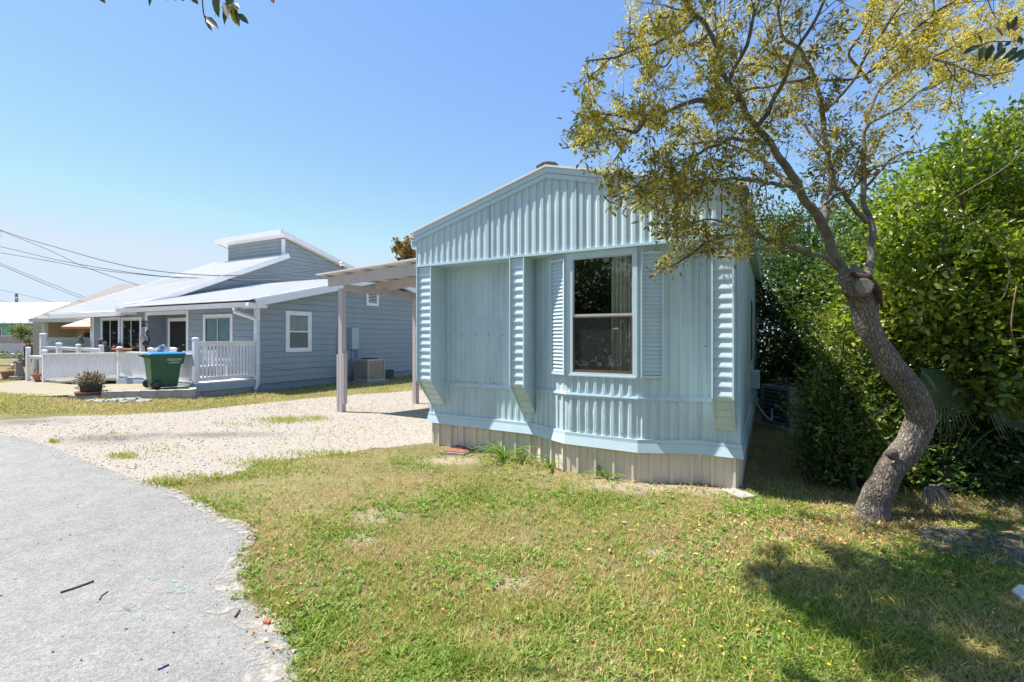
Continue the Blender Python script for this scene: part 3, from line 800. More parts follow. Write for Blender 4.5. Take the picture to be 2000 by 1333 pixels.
# ================================================================== GROUND, ROAD, GRAVEL
def ground_nodes(name, build):
    m, nt, b = nt_new(name); co = objco(nt); build(nt, b, co); MATS[name] = m; return m
BARE = [(740, 1005, 40, 14), (700, 1055, 30, 10), (880, 900, 60, 8), (1250, 950, 120, 12), (1400, 960, 60, 10), (1520, 1052, 30, 8), (1500, 1250, 70, 16), (1000, 1140, 50, 14), (1290, 1080, 30, 10)]
def g_soil(nt, b, co):
    n1 = tex_noise(nt, co, .55, 6, .65); n2 = tex_noise(nt, co, 9, 5, .7); n3 = tex_noise(nt, co, 60, 4, .7)
    base = ramp(nt, [(.30, (.13, .14, .04)), (.45, (.22, .20, .08)), (.62, (.33, .28, .15)), (.80, (.47, .41, .30))], n1.outputs['Fac'])
    fine = ramp(nt, [(.3, (.35, .35, .3)), (.7, (1.1, 1.05, 1))], n3.outputs['Fac'])
    mid = ramp(nt, [(.35, (.7, .75, .6)), (.65, (1.1, 1.05, 1))], n2.outputs['Fac'])
    c = mixc(nt, 1, base.outputs['Color'], mid.outputs['Color'], 'MULTIPLY'); c = mixc(nt, .8, c, fine.outputs['Color'], 'MULTIPLY')
    for (pu, pv, ru, rv) in BARE:             # bare sandy spots worn into the turf
        q = G(pu, pv); rx = 1.2 * ru / FL * q.y; ry = 1.2 * (G(pu, pv - rv) - q).length
        sb = N(nt, 'ShaderNodeVectorMath', operation='SUBTRACT'); sb.inputs[1].default_value = q; nt.links.new(co, sb.inputs[0])
        dv = N(nt, 'ShaderNodeVectorMath', operation='DIVIDE'); dv.inputs[1].default_value = (rx, ry, 1); nt.links.new(sb.outputs[0], dv.inputs[0])
        ln = N(nt, 'ShaderNodeVectorMath', operation='LENGTH'); nt.links.new(dv.outputs[0], ln.inputs[0])
        su = N(nt, 'ShaderNodeMath', operation='MULTIPLY_ADD'); su.inputs[1].default_value = 1.6; nt.links.new(n2.outputs['Fac'], su.inputs[0]); nt.links.new(ln.outputs['Value'], su.inputs[2])
        hf = N(nt, 'ShaderNodeMath', operation='MULTIPLY'); hf.inputs[1].default_value = .5; nt.links.new(su.outputs[0], hf.inputs[0])
        mk = ramp(nt, [(.6, (.85, .85, .85)), (.95, (0, 0, 0))], hf.outputs[0]); c = mixc(nt, mk.outputs['Color'], c, (.34, .275, .20))
    nt.links.new(c, b.inputs['Base Color']); b.inputs['Roughness'].default_value = .95
    bumpn(nt, b, n3.outputs['Fac'], .8, .02)
M_soil = ground_nodes('dry_lawn_soil', g_soil)
def g_asph(nt, b, co):
    n1 = tex_noise(nt, co, .35, 5, .6); n2 = tex_noise(nt, co, 130, 3, .8); n4 = tex_noise(nt, co, 4, 6, .7)
    v = N(nt, 'ShaderNodeTexVoronoi'); v.inputs['Scale'].default_value = 85; nt.links.new(co, v.inputs['Vector'])
    base = ramp(nt, [(.3, (.215, .212, .206)), (.7, (.255, .252, .246))], n1.outputs['Fac'])
    agg = ramp(nt, [(.0, (.60, .60, .62)), (.5, (.95, .95, .95)), (1, (1.35, 1.33, 1.28))], v.outputs['Color'])
    gr = ramp(nt, [(.36, (.45, .45, .46)), (.52, (1, 1, 1)), (.68, (1.25, 1.24, 1.2))], n2.outputs['Fac'])
    c = mixc(nt, .8, base.outputs['Color'], agg.outputs['Color'], 'MULTIPLY'); c = mixc(nt, .7, c, gr.outputs['Color'], 'MULTIPLY')
    pat = ramp(nt, [(.42, (.86, .86, .87)), (.62, (1.06, 1.05, 1.03))], n4.outputs['Fac']); c = mixc(nt, .8, c, pat.outputs['Color'], 'MULTIPLY')
    n5 = tex_noise(nt, co, 7, 4, .6); s5 = ramp(nt, [(.7, (0, 0, 0)), (.74, (1, 1, 1))], n5.outputs['Fac'])
    c = mixc(nt, mixc(nt, 1, s5.outputs['Color'], (.3, .3, .3), 'MULTIPLY'), c, (.5, .47, .42))
    # thin wandering cracks
    wv = N(nt, 'ShaderNodeTexVoronoi', feature='DISTANCE_TO_EDGE'); wv.inputs['Scale'].default_value = .28
    nz = tex_noise(nt, co, 1.2, 5, .7); ad = N(nt, 'ShaderNodeVectorMath', operation='MULTIPLY_ADD'); ad.inputs[1].default_value = (1.1, 1.1, 0)
    nt.links.new(nz.outputs['Color'], ad.inputs[0]); nt.links.new(co, ad.inputs[2]); nt.links.new(ad.outputs[0], wv.inputs['Vector'])
    ck = ramp(nt, [(.0, (.55, .55, .55)), (.004, (1, 1, 1))], wv.outputs['Distance']); c = mixc(nt, .55, c, ck.outputs['Color'], 'MULTIPLY')
    nt.links.new(c, b.inputs['Base Color']); b.inputs['Roughness'].default_value = .85
    bumpn(nt, b, v.outputs['Distance'], .55, .006)
M_asph = ground_nodes('pale_worn_asphalt', g_asph)
def g_grav(nt, b, co):
    v = N(nt, 'ShaderNodeTexVoronoi'); v.inputs['Scale'].default_value = 75; nt.links.new(co, v.inputs['Vector'])
    n1 = tex_noise(nt, co, .8, 6, .7); n2 = tex_noise(nt, co, 3, 5, .7); n3 = tex_noise(nt, co, 90, 3, .7)
    st = ramp(nt, [(.0, (.21, .19, .165)), (.25, (.35, .325, .285)), (1, (.45, .425, .385))], v.outputs['Color'])
    sand = ramp(nt, [(.40, (0, 0, 0)), (.62, (1, 1, 1))], n2.outputs['Fac'])
    c = mixc(nt, mixc(nt, 1, sand.outputs['Color'], (.75, .75, .75), 'MULTIPLY'), st.outputs['Color'], (.40, .325, .245))
    dk = ramp(nt, [(.60, (1, 1, 1)), (.74, (.6, .57, .53))], n1.outputs['Fac']); c = mixc(nt, 1, c, dk.outputs['Color'], 'MULTIPLY')
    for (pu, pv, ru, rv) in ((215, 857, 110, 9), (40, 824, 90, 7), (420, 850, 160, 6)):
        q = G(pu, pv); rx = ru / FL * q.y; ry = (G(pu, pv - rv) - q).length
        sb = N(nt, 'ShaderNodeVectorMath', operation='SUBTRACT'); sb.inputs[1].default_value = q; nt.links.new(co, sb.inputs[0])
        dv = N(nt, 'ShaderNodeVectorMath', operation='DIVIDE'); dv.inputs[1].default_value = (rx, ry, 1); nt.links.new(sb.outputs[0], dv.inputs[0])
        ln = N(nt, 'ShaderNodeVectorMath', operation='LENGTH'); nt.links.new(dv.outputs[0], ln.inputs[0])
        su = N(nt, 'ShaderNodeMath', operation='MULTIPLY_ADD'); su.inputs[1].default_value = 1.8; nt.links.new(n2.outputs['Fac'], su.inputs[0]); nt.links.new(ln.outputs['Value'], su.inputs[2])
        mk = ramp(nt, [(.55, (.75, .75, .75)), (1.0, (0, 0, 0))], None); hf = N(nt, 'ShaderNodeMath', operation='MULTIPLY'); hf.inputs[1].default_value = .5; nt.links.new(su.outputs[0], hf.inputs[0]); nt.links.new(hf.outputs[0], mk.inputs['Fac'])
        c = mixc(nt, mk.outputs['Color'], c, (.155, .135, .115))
    fn = ramp(nt, [(.35, (.6, .6, .6)), (.6, (1.08, 1.08, 1.08))], n3.outputs['Fac']); c = mixc(nt, .7, c, fn.outputs['Color'], 'MULTIPLY')
    nt.links.new(c, b.inputs['Base Color']); b.inputs['Roughness'].default_value = .95
    bumpn(nt, b, v.outputs['Distance'], .9, .015)
M_grav = ground_nodes('white_shell_gravel', g_grav)
# one big ground sheet
m = MB(); m.quad((-400, -300, 0), (400, -300, 0), (400, 500, 0), (-400, 500, 0))
tag(m.build('ground', M_soil, recalc=False), 'patchy dry lawn ground with bare sandy soil', 'ground', kind='structure')
def rough_line(px, amp, step=.06, seed=0):
    pts = [G(u, v) for u, v in px]; out = []
    for a, b in zip(pts[:-1], pts[1:]):
        n = max(1, int((b - a).length / step)); d = (b - a).normalized(); s = Vector((-d.y, d.x, 0))
        for i in range(n):
            p = a.lerp(b, i / n); q = noise.noise(Vector((p.x * 6 + seed, p.y * 6, 0))) + .6 * noise.noise(Vector((p.x * 19 + seed, p.y * 19, 3)))
            out.append(p + s * q * amp)
    out.append(pts[-1]); return out
road_edge = [(54, 857), (104, 875), (166, 902), (249, 931), (315, 950), (353, 967), (386, 983), (427, 1010), (469, 1025), (496, 1043), (484, 1062), (470, 1080), (477, 1110), (462, 1126), (474, 1150), (480, 1172), (512, 1192), (548, 1222), (570, 1262), (582, 1333)]
RE = rough_line(road_edge, .022)
def sheet(name, outline, z, m, label, cat):
    tri = geometry.tessellate_polygon([[Vector((p.x, p.y, 0)) for p in outline]])
    mb = MB(); mb.add([(p.x, p.y, z) for p in outline], [tuple(t) for t in tri])
    return tag(mb.build(name, m, recalc=False), label, cat, kind='structure')
roadpoly = [Vector((-60, 13, 0)), Vector((-14.5, 8.9, 0)), G(0, 851)] + RE + [Vector((-.95, 1.6, 0)), Vector((-.7, .5, 0)), Vector((-.5, -6, 0)), Vector((2, -30, 0)), Vector((-60, -30, 0))]
def g_sand(nt, b, co):
    n1 = tex_noise(nt, co, 11, 6, .75); n2 = tex_noise(nt, co, 120, 3, .7)
    c = ramp(nt, [(.3, (.27, .25, .22)), (.7, (.46, .425, .37))], n2.outputs['Fac']); nt.links.new(c.outputs['Color'], b.inputs['Base Color']); b.inputs['Roughness'].default_value = .95
    a = ramp(nt, [(.44, (0, 0, 0)), (.60, (.85, .85, .85))], n1.outputs['Fac']); t = N(nt, 'ShaderNodeBsdfTransparent'); mx = N(nt, 'ShaderNodeMixShader')
    nt.links.new(a.outputs['Color'], mx.inputs[0]); nt.links.new(t.outputs[0], mx.inputs[1]); nt.links.new(b.outputs[0], mx.inputs[2]); nt.links.new(mx.outputs[0], nt.nodes['Material Output'].inputs['Surface'])
M_sandy = ground_nodes('thin_pale_sand', g_sand)
sa, sb_ = [], []
for i, p in enumerate(RE):
    if p.y > 5.2: continue
    w0 = .03 + .06 * (noise.noise(p * 2.1) + .5) + (.09 if p.y < 2.8 else 0); sa.append(p + Vector((.045, .01, 0))); sb_.append(p - Vector((max(.02, w0 * 1.3), max(.01, w0 * .6), 0)))
sheet('road', roadpoly, .008, M_asph, 'pale grey worn asphalt lane', 'road')
sheet('sandy_edge', sa + sb_[::-1], .0125, M_sandy, 'thin pale sand washed over the broken edge of the asphalt', 'sand')
gu = rough_line([(0, 822), (104, 815), (249, 810), (415, 798), (581, 781), (700, 771), (760, 767), (812, 763)], .12, .12, 3)
gl = rough_line([(842, 866), (782, 872), (700, 882), (622, 890), (560, 898), (514, 905), (436, 931), (380, 940), (332, 944), (300, 946)], .09, .08, 7)
gravpoly = [Vector((-14.5, 8.9, 0)), Vector((-15, 10.2, 0))] + gu + [Vector((1.0, 15.5, 0)), tL + lsd * 9 - tu * .05, tL - tu * .02 + lsd * .1] + gl + [G(240, 935), G(104, 882), G(0, 858)]
sheet('gravel_driveway', gravpoly, .004, M_grav, 'white shell gravel driveway beside the mobile home', 'driveway')
# loose stones lying on the gravel
def inpoly(x, y, poly):
    c = np.zeros(len(x), bool); j = len(poly) - 1
    for i in range(len(poly)):
        xi, yi, xj, yj = poly[i][0], poly[i][1], poly[j][0], poly[j][1]
        if yi != yj:
            c ^= ((yi > y) != (yj > y)) & (x < (xj - xi) * (y - yi) / (yj - yi) + xi)
        j = i
    return c
OCT = np.array([[1, 0, 0], [-1, 0, 0], [0, 1, 0], [0, -1, 0], [0, 0, 1], [0, 0, -1]], float)
OCTF = np.array([[0, 2, 4], [2, 1, 4], [1, 3, 4], [3, 0, 4], [2, 0, 5], [1, 2, 5], [3, 1, 5], [0, 3, 5]])
def patch(x, y, lst):
    u = CX + FL * x / y; v = V0 + FL * CH / y; o = np.zeros(len(x))
    for pu, pv, ru, rv in lst: o = np.maximum(o, np.exp(-(((u - pu) / ru) ** 2 + ((v - pv) / rv) ** 2)))
    return o
def stones(n, bounds, poly, rmin, rmax, power=3, darkp=None):
    x = rng.uniform(bounds[0], bounds[1], n); y = rng.uniform(bounds[2], bounds[3], n)
    k = inpoly(x, y, poly); x, y = x[k], y[k]; n = len(x)
    r = rmin + (rmax - rmin) * rng.random(n) ** power
    s = rng.uniform(.6, 1.3, (n, 6, 3)); s[:, :, 2] *= .6
    v = OCT[None] * s * r[:, None, None]; a = rng.uniform(0, 6.28, n); ca, sa = np.cos(a)[:, None], np.sin(a)[:, None]
    vx = v[:, :, 0] * ca - v[:, :, 1] * sa; vy = v[:, :, 0] * sa + v[:, :, 1] * ca
    v = np.stack([vx + x[:, None], vy + y[:, None], v[:, :, 2] + r[:, None] * .3 + .004], 2).reshape(-1, 3)
    f = (OCTF[None] + (np.arange(n) * 6)[:, None, None]).reshape(-1, 3)
    tn_ = rng.random(n)
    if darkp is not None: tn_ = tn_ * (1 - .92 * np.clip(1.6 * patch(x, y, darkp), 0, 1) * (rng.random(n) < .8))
    return v, f, np.repeat(tn_, 6)
def tonemat(name, stops, rough=.85):
    m, nt, b = nt_new(name); a = N(nt, 'ShaderNodeAttribute', attribute_name='tone'); r = ramp(nt, stops, a.outputs['Fac'])
    nt.links.new(r.outputs['Color'], b.inputs['Base Color']); b.inputs['Roughness'].default_value = rough; MATS[name] = m; return m
M_stn = tonemat('loose_shell_stones', [(0, (.14, .125, .11)), (.15, (.33, .30, .26)), (.5, (.43, .40, .355)), (1, (.55, .53, .49))])
gp2 = [(p.x, p.y) for p in gravpoly]
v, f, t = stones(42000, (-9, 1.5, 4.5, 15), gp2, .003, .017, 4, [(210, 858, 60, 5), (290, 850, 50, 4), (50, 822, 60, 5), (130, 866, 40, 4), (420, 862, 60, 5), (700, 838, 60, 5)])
tag(np_build('loose_gravel', v, f, M_stn, tone=t), 'loose white shell pebbles strewn over the gravel driveway', 'gravel', kind='stuff')
M_grit = tonemat('asphalt_grit', [(0, (.06, .055, .05)), (.5, (.25, .2, .15)), (1, (.62, .6, .56))])
rp2 = [(p.x, p.y) for p in roadpoly]
v, f, t = stones(1500, (-4.5, -.2, 1.9, 7), rp2, .002, .007)
v[:, 2] += .006
# sandy grit gathers along the asphalt's broken edge
ex = []
for p in RE:
    for q in range(3): ex.append((p.x + rng.normal(-.06, .1), p.y + rng.normal(0, .08)))
ex = np.array(ex); n = len(ex); r = rng.uniform(.002, .008, n)
v2 = (OCT[None] * rng.uniform(.6, 1.3, (n, 6, 3)) * r[:, None, None] + np.stack([ex[:, 0], ex[:, 1], np.full(n, .010)], 1)[:, None, :]).reshape(-1, 3)
f2 = (OCTF[None] + (np.arange(n) * 6)[:, None, None]).reshape(-1, 3) + len(v)
tag(np_build('road_grit', np.concatenate([v, v2]), np.concatenate([f, f2]), M_grit, tone=np.concatenate([t, np.repeat(rng.random(n), 6)])), 'grit and crumbs lying on the grey asphalt and along its broken edge', 'grit', kind='stuff')
# ================================================================== GRASS
def pnoise(x, y, s, seed=0):
    return np.array([noise.noise(Vector((a * s + seed, b * s - seed, seed * .37))) for a, b in zip(x, y)])
GREEN = [(545, 918, 60, 14), (400, 985, 60, 14), (650, 1040, 60, 22), (900, 965, 90, 30), (1120, 978, 110, 26), (830, 905, 60, 12), (1010, 905, 70, 10), (1480, 985, 70, 18), (1560, 1090, 120, 40), (1620, 1220, 220, 110), (1820, 1110, 160, 50), (620, 1230, 70, 40), (1520, 1000, 90, 16), (1750, 1280, 300, 60), (900, 1300, 90, 30), (1150, 1200, 90, 30), (1000, 1090, 60, 16), (730, 1000, 70, 12)]
BANK_X = [-20, -18, -14, -11.5, -9.75, -7.6, -7.0, -6.4]; BANK_Y = [15.6, 14.8, 12.4, 11.15, 10.86, 10.86, 10.9, 11.4]; BANK_Z = [0, .01, .05, .13, .13, .13, .07, 0]
def bankz(x, y):
    """height of the low grassy bank in front of the block wall"""
    ya = np.interp(x, BANK_X, BANK_Y); za = np.interp(x, BANK_X, BANK_Z, 0, 0); return za * np.clip(1 - (ya - y) / 1.4, 0, 1) * (y < ya + .15)
m = MB(); vs = []; bx_ = np.linspace(-20, -6.4, 60); by_ = np.linspace(0, 1.5, 9)
for x in bx_:
    yy = np.interp(x, BANK_X, BANK_Y)
    for d in by_: vs.append((x, yy + .06 - d, float(bankz(np.array([x]), np.array([yy - max(0, d - .06)]))[0]) - .004))
m.add(vs, [(i * 9 + j, (i + 1) * 9 + j, (i + 1) * 9 + j + 1, i * 9 + j + 1) for i in range(59) for j in range(8)], True)
tag(m.build('grass_bank', M_soil, recalc=False), 'low grassy bank in front of the block wall', 'bank', kind='structure')
def blades(x, y, h, w, lean, tone):
    n = len(x); a = rng.uniform(0, 6.283, n); d = np.stack([np.cos(a), np.sin(a)], 1)
    ph = rng.uniform(0, 6.283, n); le = np.stack([np.cos(ph), np.sin(ph)], 1) * (h * lean)[:, None]
    z0 = bankz(x, y)
    p0 = np.stack([x, y, z0], 1); s = np.concatenate([d * (w / 2)[:, None], np.zeros((n, 1))], 1)
    mid = p0 + np.concatenate([le * .35, (h * .6)[:, None]], 1); tip = p0 + np.concatenate([le, h[:, None]], 1)
    v = np.stack([p0 - s, p0 + s, mid + s * .8, mid - s * .8, tip], 1).reshape(-1, 3)
    i = np.arange(n)[:, None] * 5
    f = np.concatenate([np.concatenate([i + np.array([[0, 1, 2]]), i + np.array([[0, 2, 3]])], 0), i + np.array([[3, 2, 4]])], 0)
    return v, f, np.repeat(tone, 5)
M_grass = leafmat('lawn_grass_blades', [(0, (.34, .25, .13)), (.2, (.54, .43, .235)), (.38, (.54, .46, .205)), (.52, (.40, .385, .11)), (.70, (.25, .31, .055)), (1, (.15, .23, .036))], .35, .6, .2)
def lawn(n, poly, yr, hs, ws, seed, name, label, green=0.0, exclude=(), jit=.03, extra=None):
    # spread so that nearer ground gets more blades (density falls with the square of the distance)
    y = 1 / rng.uniform(1 / yr[1], 1 / yr[0], n); xs = rng.uniform(poly_b[0], poly_b[1], n); x = xs * y
    k = inpoly(x, y, poly)
    for e in exclude: k &= ~inpoly(x, y, e)
    x, y = x[k], y[k]; n = len(x)
    g = np.clip(.46 + 1.5 * pnoise(x, y, .9, seed) + 1.1 * pnoise(x, y, 3.1, seed + 5), 0, 1)
    gp = patch(x, y, GREEN); br = patch(x, y, BARE)
    keep = rng.random(n) > np.clip(br * 1.1 + .55 * (pnoise(x, y, 2.2, seed + 11) > .34), 0, .93)
    x, y, g, gp = x[keep], y[keep], g[keep], gp[keep]; n = len(x)
    cell = np.modf(np.sin(np.floor(x * 55) * 127.1 + np.floor(y * 55) * 311.7) * 43758.5453)[0]; cell2 = np.modf(np.sin(np.floor(x * 21 + 3) * 269.5 + np.floor(y * 21) * 183.3) * 43758.5453)[0]
    tone = np.clip(.09 + .20 * cell + .13 * cell2 + .42 * g + .38 * gp + green + rng.normal(0, .20, n), 0, 1)
    h = (hs[0] + (hs[1] - hs[0]) * rng.random(n) ** 2) * (1 + .6 * gp) * (1 + .35 * cell); w = rng.uniform(ws[0], ws[1], n) * (1 + .5 * gp)
    x = x + rng.normal(0, jit, n); y = y + rng.normal(0, jit, n)
    if extra is not None:
        ex, ey, et = extra; x = np.concatenate([x, ex]); y = np.concatenate([y, ey]); tone = np.concatenate([tone, et]); h = np.concatenate([h, rng.uniform(.02, .07, len(ex))]); w = np.concatenate([w, rng.uniform(.006, .012, len(ex))]); n = len(x)
    v, f, t = blades(x, y, h, w, rng.uniform(.3, 1.5, n), tone)
    return tag(np_build(name, v, f, M_grass, tone=t), label, 'grass', kind='stuff')
poly_b = (-1.05, 1.25)
foot = [tuple(T(s, d + .02, 0))[:2] for s, d in [(-.03, -13)] + [(-.03, 0)] + BAY[1:-1] + [(W + .03, 0), (W + .03, -13)]]
lawn1 = [(p.x, p.y) for p in RE[::-1] if p.y < 5.0][::-1]
lawn1 = [(-.93, 1.7)] + [(p.x, p.y) for p in rough_line(road_edge[4:], .06, .06, 2)][::-1] + [(p.x, p.y) for p in gl[::-1]] + [tuple(T(0, 0, 0))[:2], (2.5, 6), (4.5, 10), (9, 10), (9, 1.7)]
lawn(330000, lawn1, (1.9, 9.5), (.012, .046), (.003, .0068), 1, 'lawn_grass', 'short dry patchy lawn grass in front of the mobile home', 0, [foot])
poly_b = (-1.2, .1)
lawn2 = [(-20, 11), (-15, 10.2)] + [(p.x, p.y) for p in gu] + [(1.2, 16), (-.5, 24), (-22, 24)]
deckfoot = [tuple(F(a, b, 0))[:2] for a, b in ((-.02, -DB - .05), (aE, -DB - .05), (aR, -DB), (aR, 12), (-.02, 12))]
yardpoly = [(-18, 14.95), (-14, 12.55), (-11.5, 11.3), (-9.75, 10.98), (-7.6, 10.98), (-7.6, 13), (-18, 17.5)]
ex_ = []
for pu, pv, ru, rv, k in ((560, 822, 50, 6, 900), (620, 818, 20, 4, 200), (470, 830, 60, 5, 120), (240, 893, 26, 5, 260), (300, 880, 60, 12, 120), (105, 864, 8, 3, 160), (330, 944, 40, 8, 500), (420, 935, 60, 8, 400), (700, 800, 60, 6, 90), (640, 850, 120, 20, 160), (210, 850, 60, 10, 80), (520, 905, 60, 8, 500), (640, 889, 80, 6, 500)):
    for _ in range(k):
        p = G(rng.normal(pu, ru * .6), rng.normal(pv, rv * .6)); ex_.append((p.x, p.y))
ex_ = np.array(ex_); ex_ = (ex_[:, 0], ex_[:, 1], np.clip(rng.normal(.62, .2, len(ex_)), 0, 1))
lawn(120000, lawn2, (9.4, 22), (.02, .06), (.008, .016), 21, 'verge_grass', 'yellow green strip of grass beyond the gravel beside the cottage', .10, [deckfoot, yardpoly], .14, ex_)
# weeds: low rosettes of broad leaves in the green patches, and taller tufts
def weeds(n, seed):
    pos = []
    for pu, pv, ru, rv in GREEN:
        k = int(n * (ru * rv) ** .5 / 1150)
        for _ in range(k):
            u = rng.normal(pu, ru * .8); v = rng.normal(pv, rv * .8)
            if v < 870: continue
            pos.append(G(u, v))
    for _ in range(int(n * 1.1)):
        yy = 1 / rng.uniform(1 / 6.5, 1 / 1.95); pos.append(Vector((rng.uniform(-.6, 1.2) * yy, yy, 0)))
    pos = [p for p in pos if rng.random() < .25 + 1.1 * max(0, noise.noise(Vector((p.x * 1.7, p.y * 1.7, 5))) + .15)]
    P_, A_, N_, L_, W_, T_ = [], [], [], [], [], []
    creep = [G(rng.normal(u, 16), rng.normal(v, 9)) for u, v in ((478, 1100), (470, 1120), (490, 1165), (475, 1160), (520, 1190), (505, 1200), (560, 1235), (395, 985), (330, 948), (445, 1015)) for _ in range(5)]; pos += creep; cset = set(map(id, creep))
    l1 = np.array(lawn1)
    for p in pos:
        if (id(p) not in cset and not inpoly(np.array([p.x]), np.array([p.y]), lawn1)[0]) or inpoly(np.array([p.x]), np.array([p.y]), foot)[0]: continue
        s = rng.uniform(.6, 1.3); tn_ = rng.uniform(.3, 1)
        for j in range(rng.integers(6, 12)):
            a = rng.uniform(0, 6.28); e = rng.uniform(.15, .9)
            P_.append((p.x + .01 * math.cos(a), p.y + .01 * math.sin(a), rng.uniform(.004, .02))); A_.append((math.cos(a) * math.cos(e), math.sin(a) * math.cos(e), math.sin(e)))
            N_.append((rng.normal(0, .2), rng.normal(0, .2), 1)); L_.append(s * rng.uniform(.012, .028)); W_.append(s * rng.uniform(.007, .014)); T_.append(np.clip(tn_ + rng.normal(0, .12), 0, 1))
    v, f = leaves_np(np.array(P_), np.array(A_), np.array(N_), np.array(L_), np.array(W_))
    return v, f, np.repeat(np.array(T_), 6)
M_weed = leafmat('weed_leaves', [(0, (.32, .35, .075)), (.5, (.21, .32, .05)), (1, (.14, .26, .038))], .3, .5)
v, f, t = weeds(9000, 3)
tag(np_build('lawn_weeds', v, f, M_weed, tone=t), 'low green broad leaved weeds spreading through the lawn', 'weeds', kind='stuff')
# little yellow flowers in the shaded corner
pf = [G(rng.uniform(1280, 1990), rng.uniform(1140, 1330)) for _ in range(46)]; V_, F_ = [], []
m = MB()
for p in pf:
    for j in range(5):
        a = j * 1.257; m.add([p + Vector((0, 0, .045)), p + Vector((.007 * math.cos(a - .4), .007 * math.sin(a - .4), .048)), p + Vector((.010 * math.cos(a), .010 * math.sin(a), .047)), p + Vector((.007 * math.cos(a + .4), .007 * math.sin(a + .4), .048))], [(0, 1, 2, 3)])
tag(m.build('lawn_flowers', mat('yellow_petal', (.75, .55, .03), .6, .1, 3), recalc=False), 'tiny yellow flowers scattered in the shaded grass', 'flowers', kind='stuff')
# fallen leaves
def litter(n):
    u = []; 
    for _ in range(n):
        r = rng.random()
        if r < .50: u.append((rng.normal(1650, 190), rng.normal(1050, 40)))
        elif r < .72: u.append((rng.normal(1850, 90), rng.normal(1020, 40)))
        elif r < .84: u.append((rng.normal(1330, 110), rng.normal(945, 12)))
        elif r < .93: u.append((rng.uniform(1150, 2000), rng.uniform(900, 1330)))
        elif r < .955: u.append((rng.normal(560, 40), rng.normal(1190, 60)))
        else: u.append((rng.uniform(560, 2000), rng.uniform(900, 1330)))
    P_ = []
    for a, b in u:
        if b < 880 or a > 2150: continue
        p = G(a, b); P_.append((p.x, p.y, rng.uniform(.012, .035)))
    P_ = np.array(P_); k = ~inpoly(P_[:, 0], P_[:, 1], foot) & ~inpoly(P_[:, 0], P_[:, 1], gp2); P_ = P_[k]; n = len(P_)
    A_ = rnd_dirs(n); A_[:, 2] *= .25; N_ = rnd_dirs(n) * .35; N_[:, 2] += 1
    return leaves_np(P_, A_, N_, rng.uniform(.016, .055, n) * np.where(P_[:, 1] < 2.8, .75, 1), rng.uniform(.008, .02, n), .25), rng.random(n)
(v, f), t = litter(2600)
M_lit = tonemat('dry_fallen_leaves', [(0, (.10, .055, .03)), (.35, (.28, .12, .045)), (.65, (.44, .20, .06)), (.85, (.50, .33, .17)), (1, (.55, .42, .08))], .6)
tag(np_build('fallen_leaves', v, f, M_lit, tone=np.repeat(t, 6)), 'orange brown dry leaves fallen under the leaning tree', 'fallen leaves', kind='stuff')
# ================================================================== TREES AND SHRUBS
def g_bark(nt, b, co):
    mp = N(nt, 'ShaderNodeMapping'); mp.inputs['Scale'].default_value = (1, 1, .30); nt.links.new(co, mp.inputs['Vector'])
    nz = tex_noise(nt, mp.outputs[0], 9, 4, .6); ad = N(nt, 'ShaderNodeVectorMath', operation='MULTIPLY_ADD'); ad.inputs[1].default_value = (.10, .10, .10)
    nt.links.new(nz.outputs['Color'], ad.inputs[0]); nt.links.new(mp.outputs[0], ad.inputs[2])
    v = N(nt, 'ShaderNodeTexVoronoi', feature='DISTANCE_TO_EDGE'); v.inputs['Scale'].default_value = 48; nt.links.new(ad.outputs[0], v.inputs['Vector'])
    n2 = tex_noise(nt, co, 3.5, 5, .7); n3 = tex_noise(nt, co, 70, 3, .7)
    crack = ramp(nt, [(0, (.085, .068, .055)), (.10, (.22, .19, .16)), (.4, (.33, .295, .255))], v.outputs['Distance'])
    pat = ramp(nt, [(.35, (.62, .55, .48)), (.65, (1.15, 1.15, 1.15))], n2.outputs['Fac'])
    c = mixc(nt, 1, crack.outputs['Color'], pat.outputs['Color'], 'MULTIPLY'); f = ramp(nt, [(.3, (.7, .7, .7)), (.7, (1.15, 1.15, 1.15))], n3.outputs['Fac']); c = mixc(nt, .7, c, f.outputs['Color'], 'MULTIPLY')
    nt.links.new(c, b.inputs['Base Color']); b.inputs['Roughness'].default_value = .9
    h = N(nt, 'ShaderNodeMath', operation='MINIMUM'); h.inputs[1].default_value = .3; nt.links.new(v.outputs['Distance'], h.inputs[0])
    bumpn(nt, b, h.outputs[0], .8, .05)
M_bark = ground_nodes('furrowed_grey_bark', g_bark)
M_limb = mat('grey_limb_bark', (.11, .095, .078), .9, .3, 9, .8, 50, c2=(.21, .19, .155), dirt=((.07, .058, .045), 6, .52))
M_twig = mat('twig_bark', (.12, .10, .08), .85, .2, 8, .3, 40)
M_branch = mat('pale_branch_bark', (.12, .10, .08), .9, .25, 7, .5, 50, c2=(.20, .18, .145))
M_dstem = mat('dark_shrub_stem', (.055, .045, .033), .9, .25, 8)
oakbase = G(1712, 1008)
oak = thing('leaning_oak_tree', 'crooked grey barked tree with sparse yellow green foliage leaning over the lawn', 'tree', oakbase)
YB = oakbase.y
tr_px = [(1700, 1022, 52, 0), (1702, 1004, 41, 0), (1710, 975, 34, 0), (1728, 938, 32, 0), (1752, 900, 32, 0), (1784, 858, 33, -.02), (1797, 812, 31, -.05), (1783, 768, 32, -.06), (1746, 722, 30, -.03), (1716, 676, 28, .0), (1697, 640, 28, 0), (1688, 600, 31, 0), (1676, 562, 36, 0), (1650, 530, 27, 0)]
pts = catmull([P(u, v, YB + dy) for u, v, r, dy in tr_px], 5); rad = []
for i in range(len(tr_px) - 1):
    for j in range(5): rad.append(lerp(tr_px[i][2], tr_px[i + 1][2], j / 5) * YB / FL * .72)
rad.append(tr_px[-1][2] * YB / FL * .72)
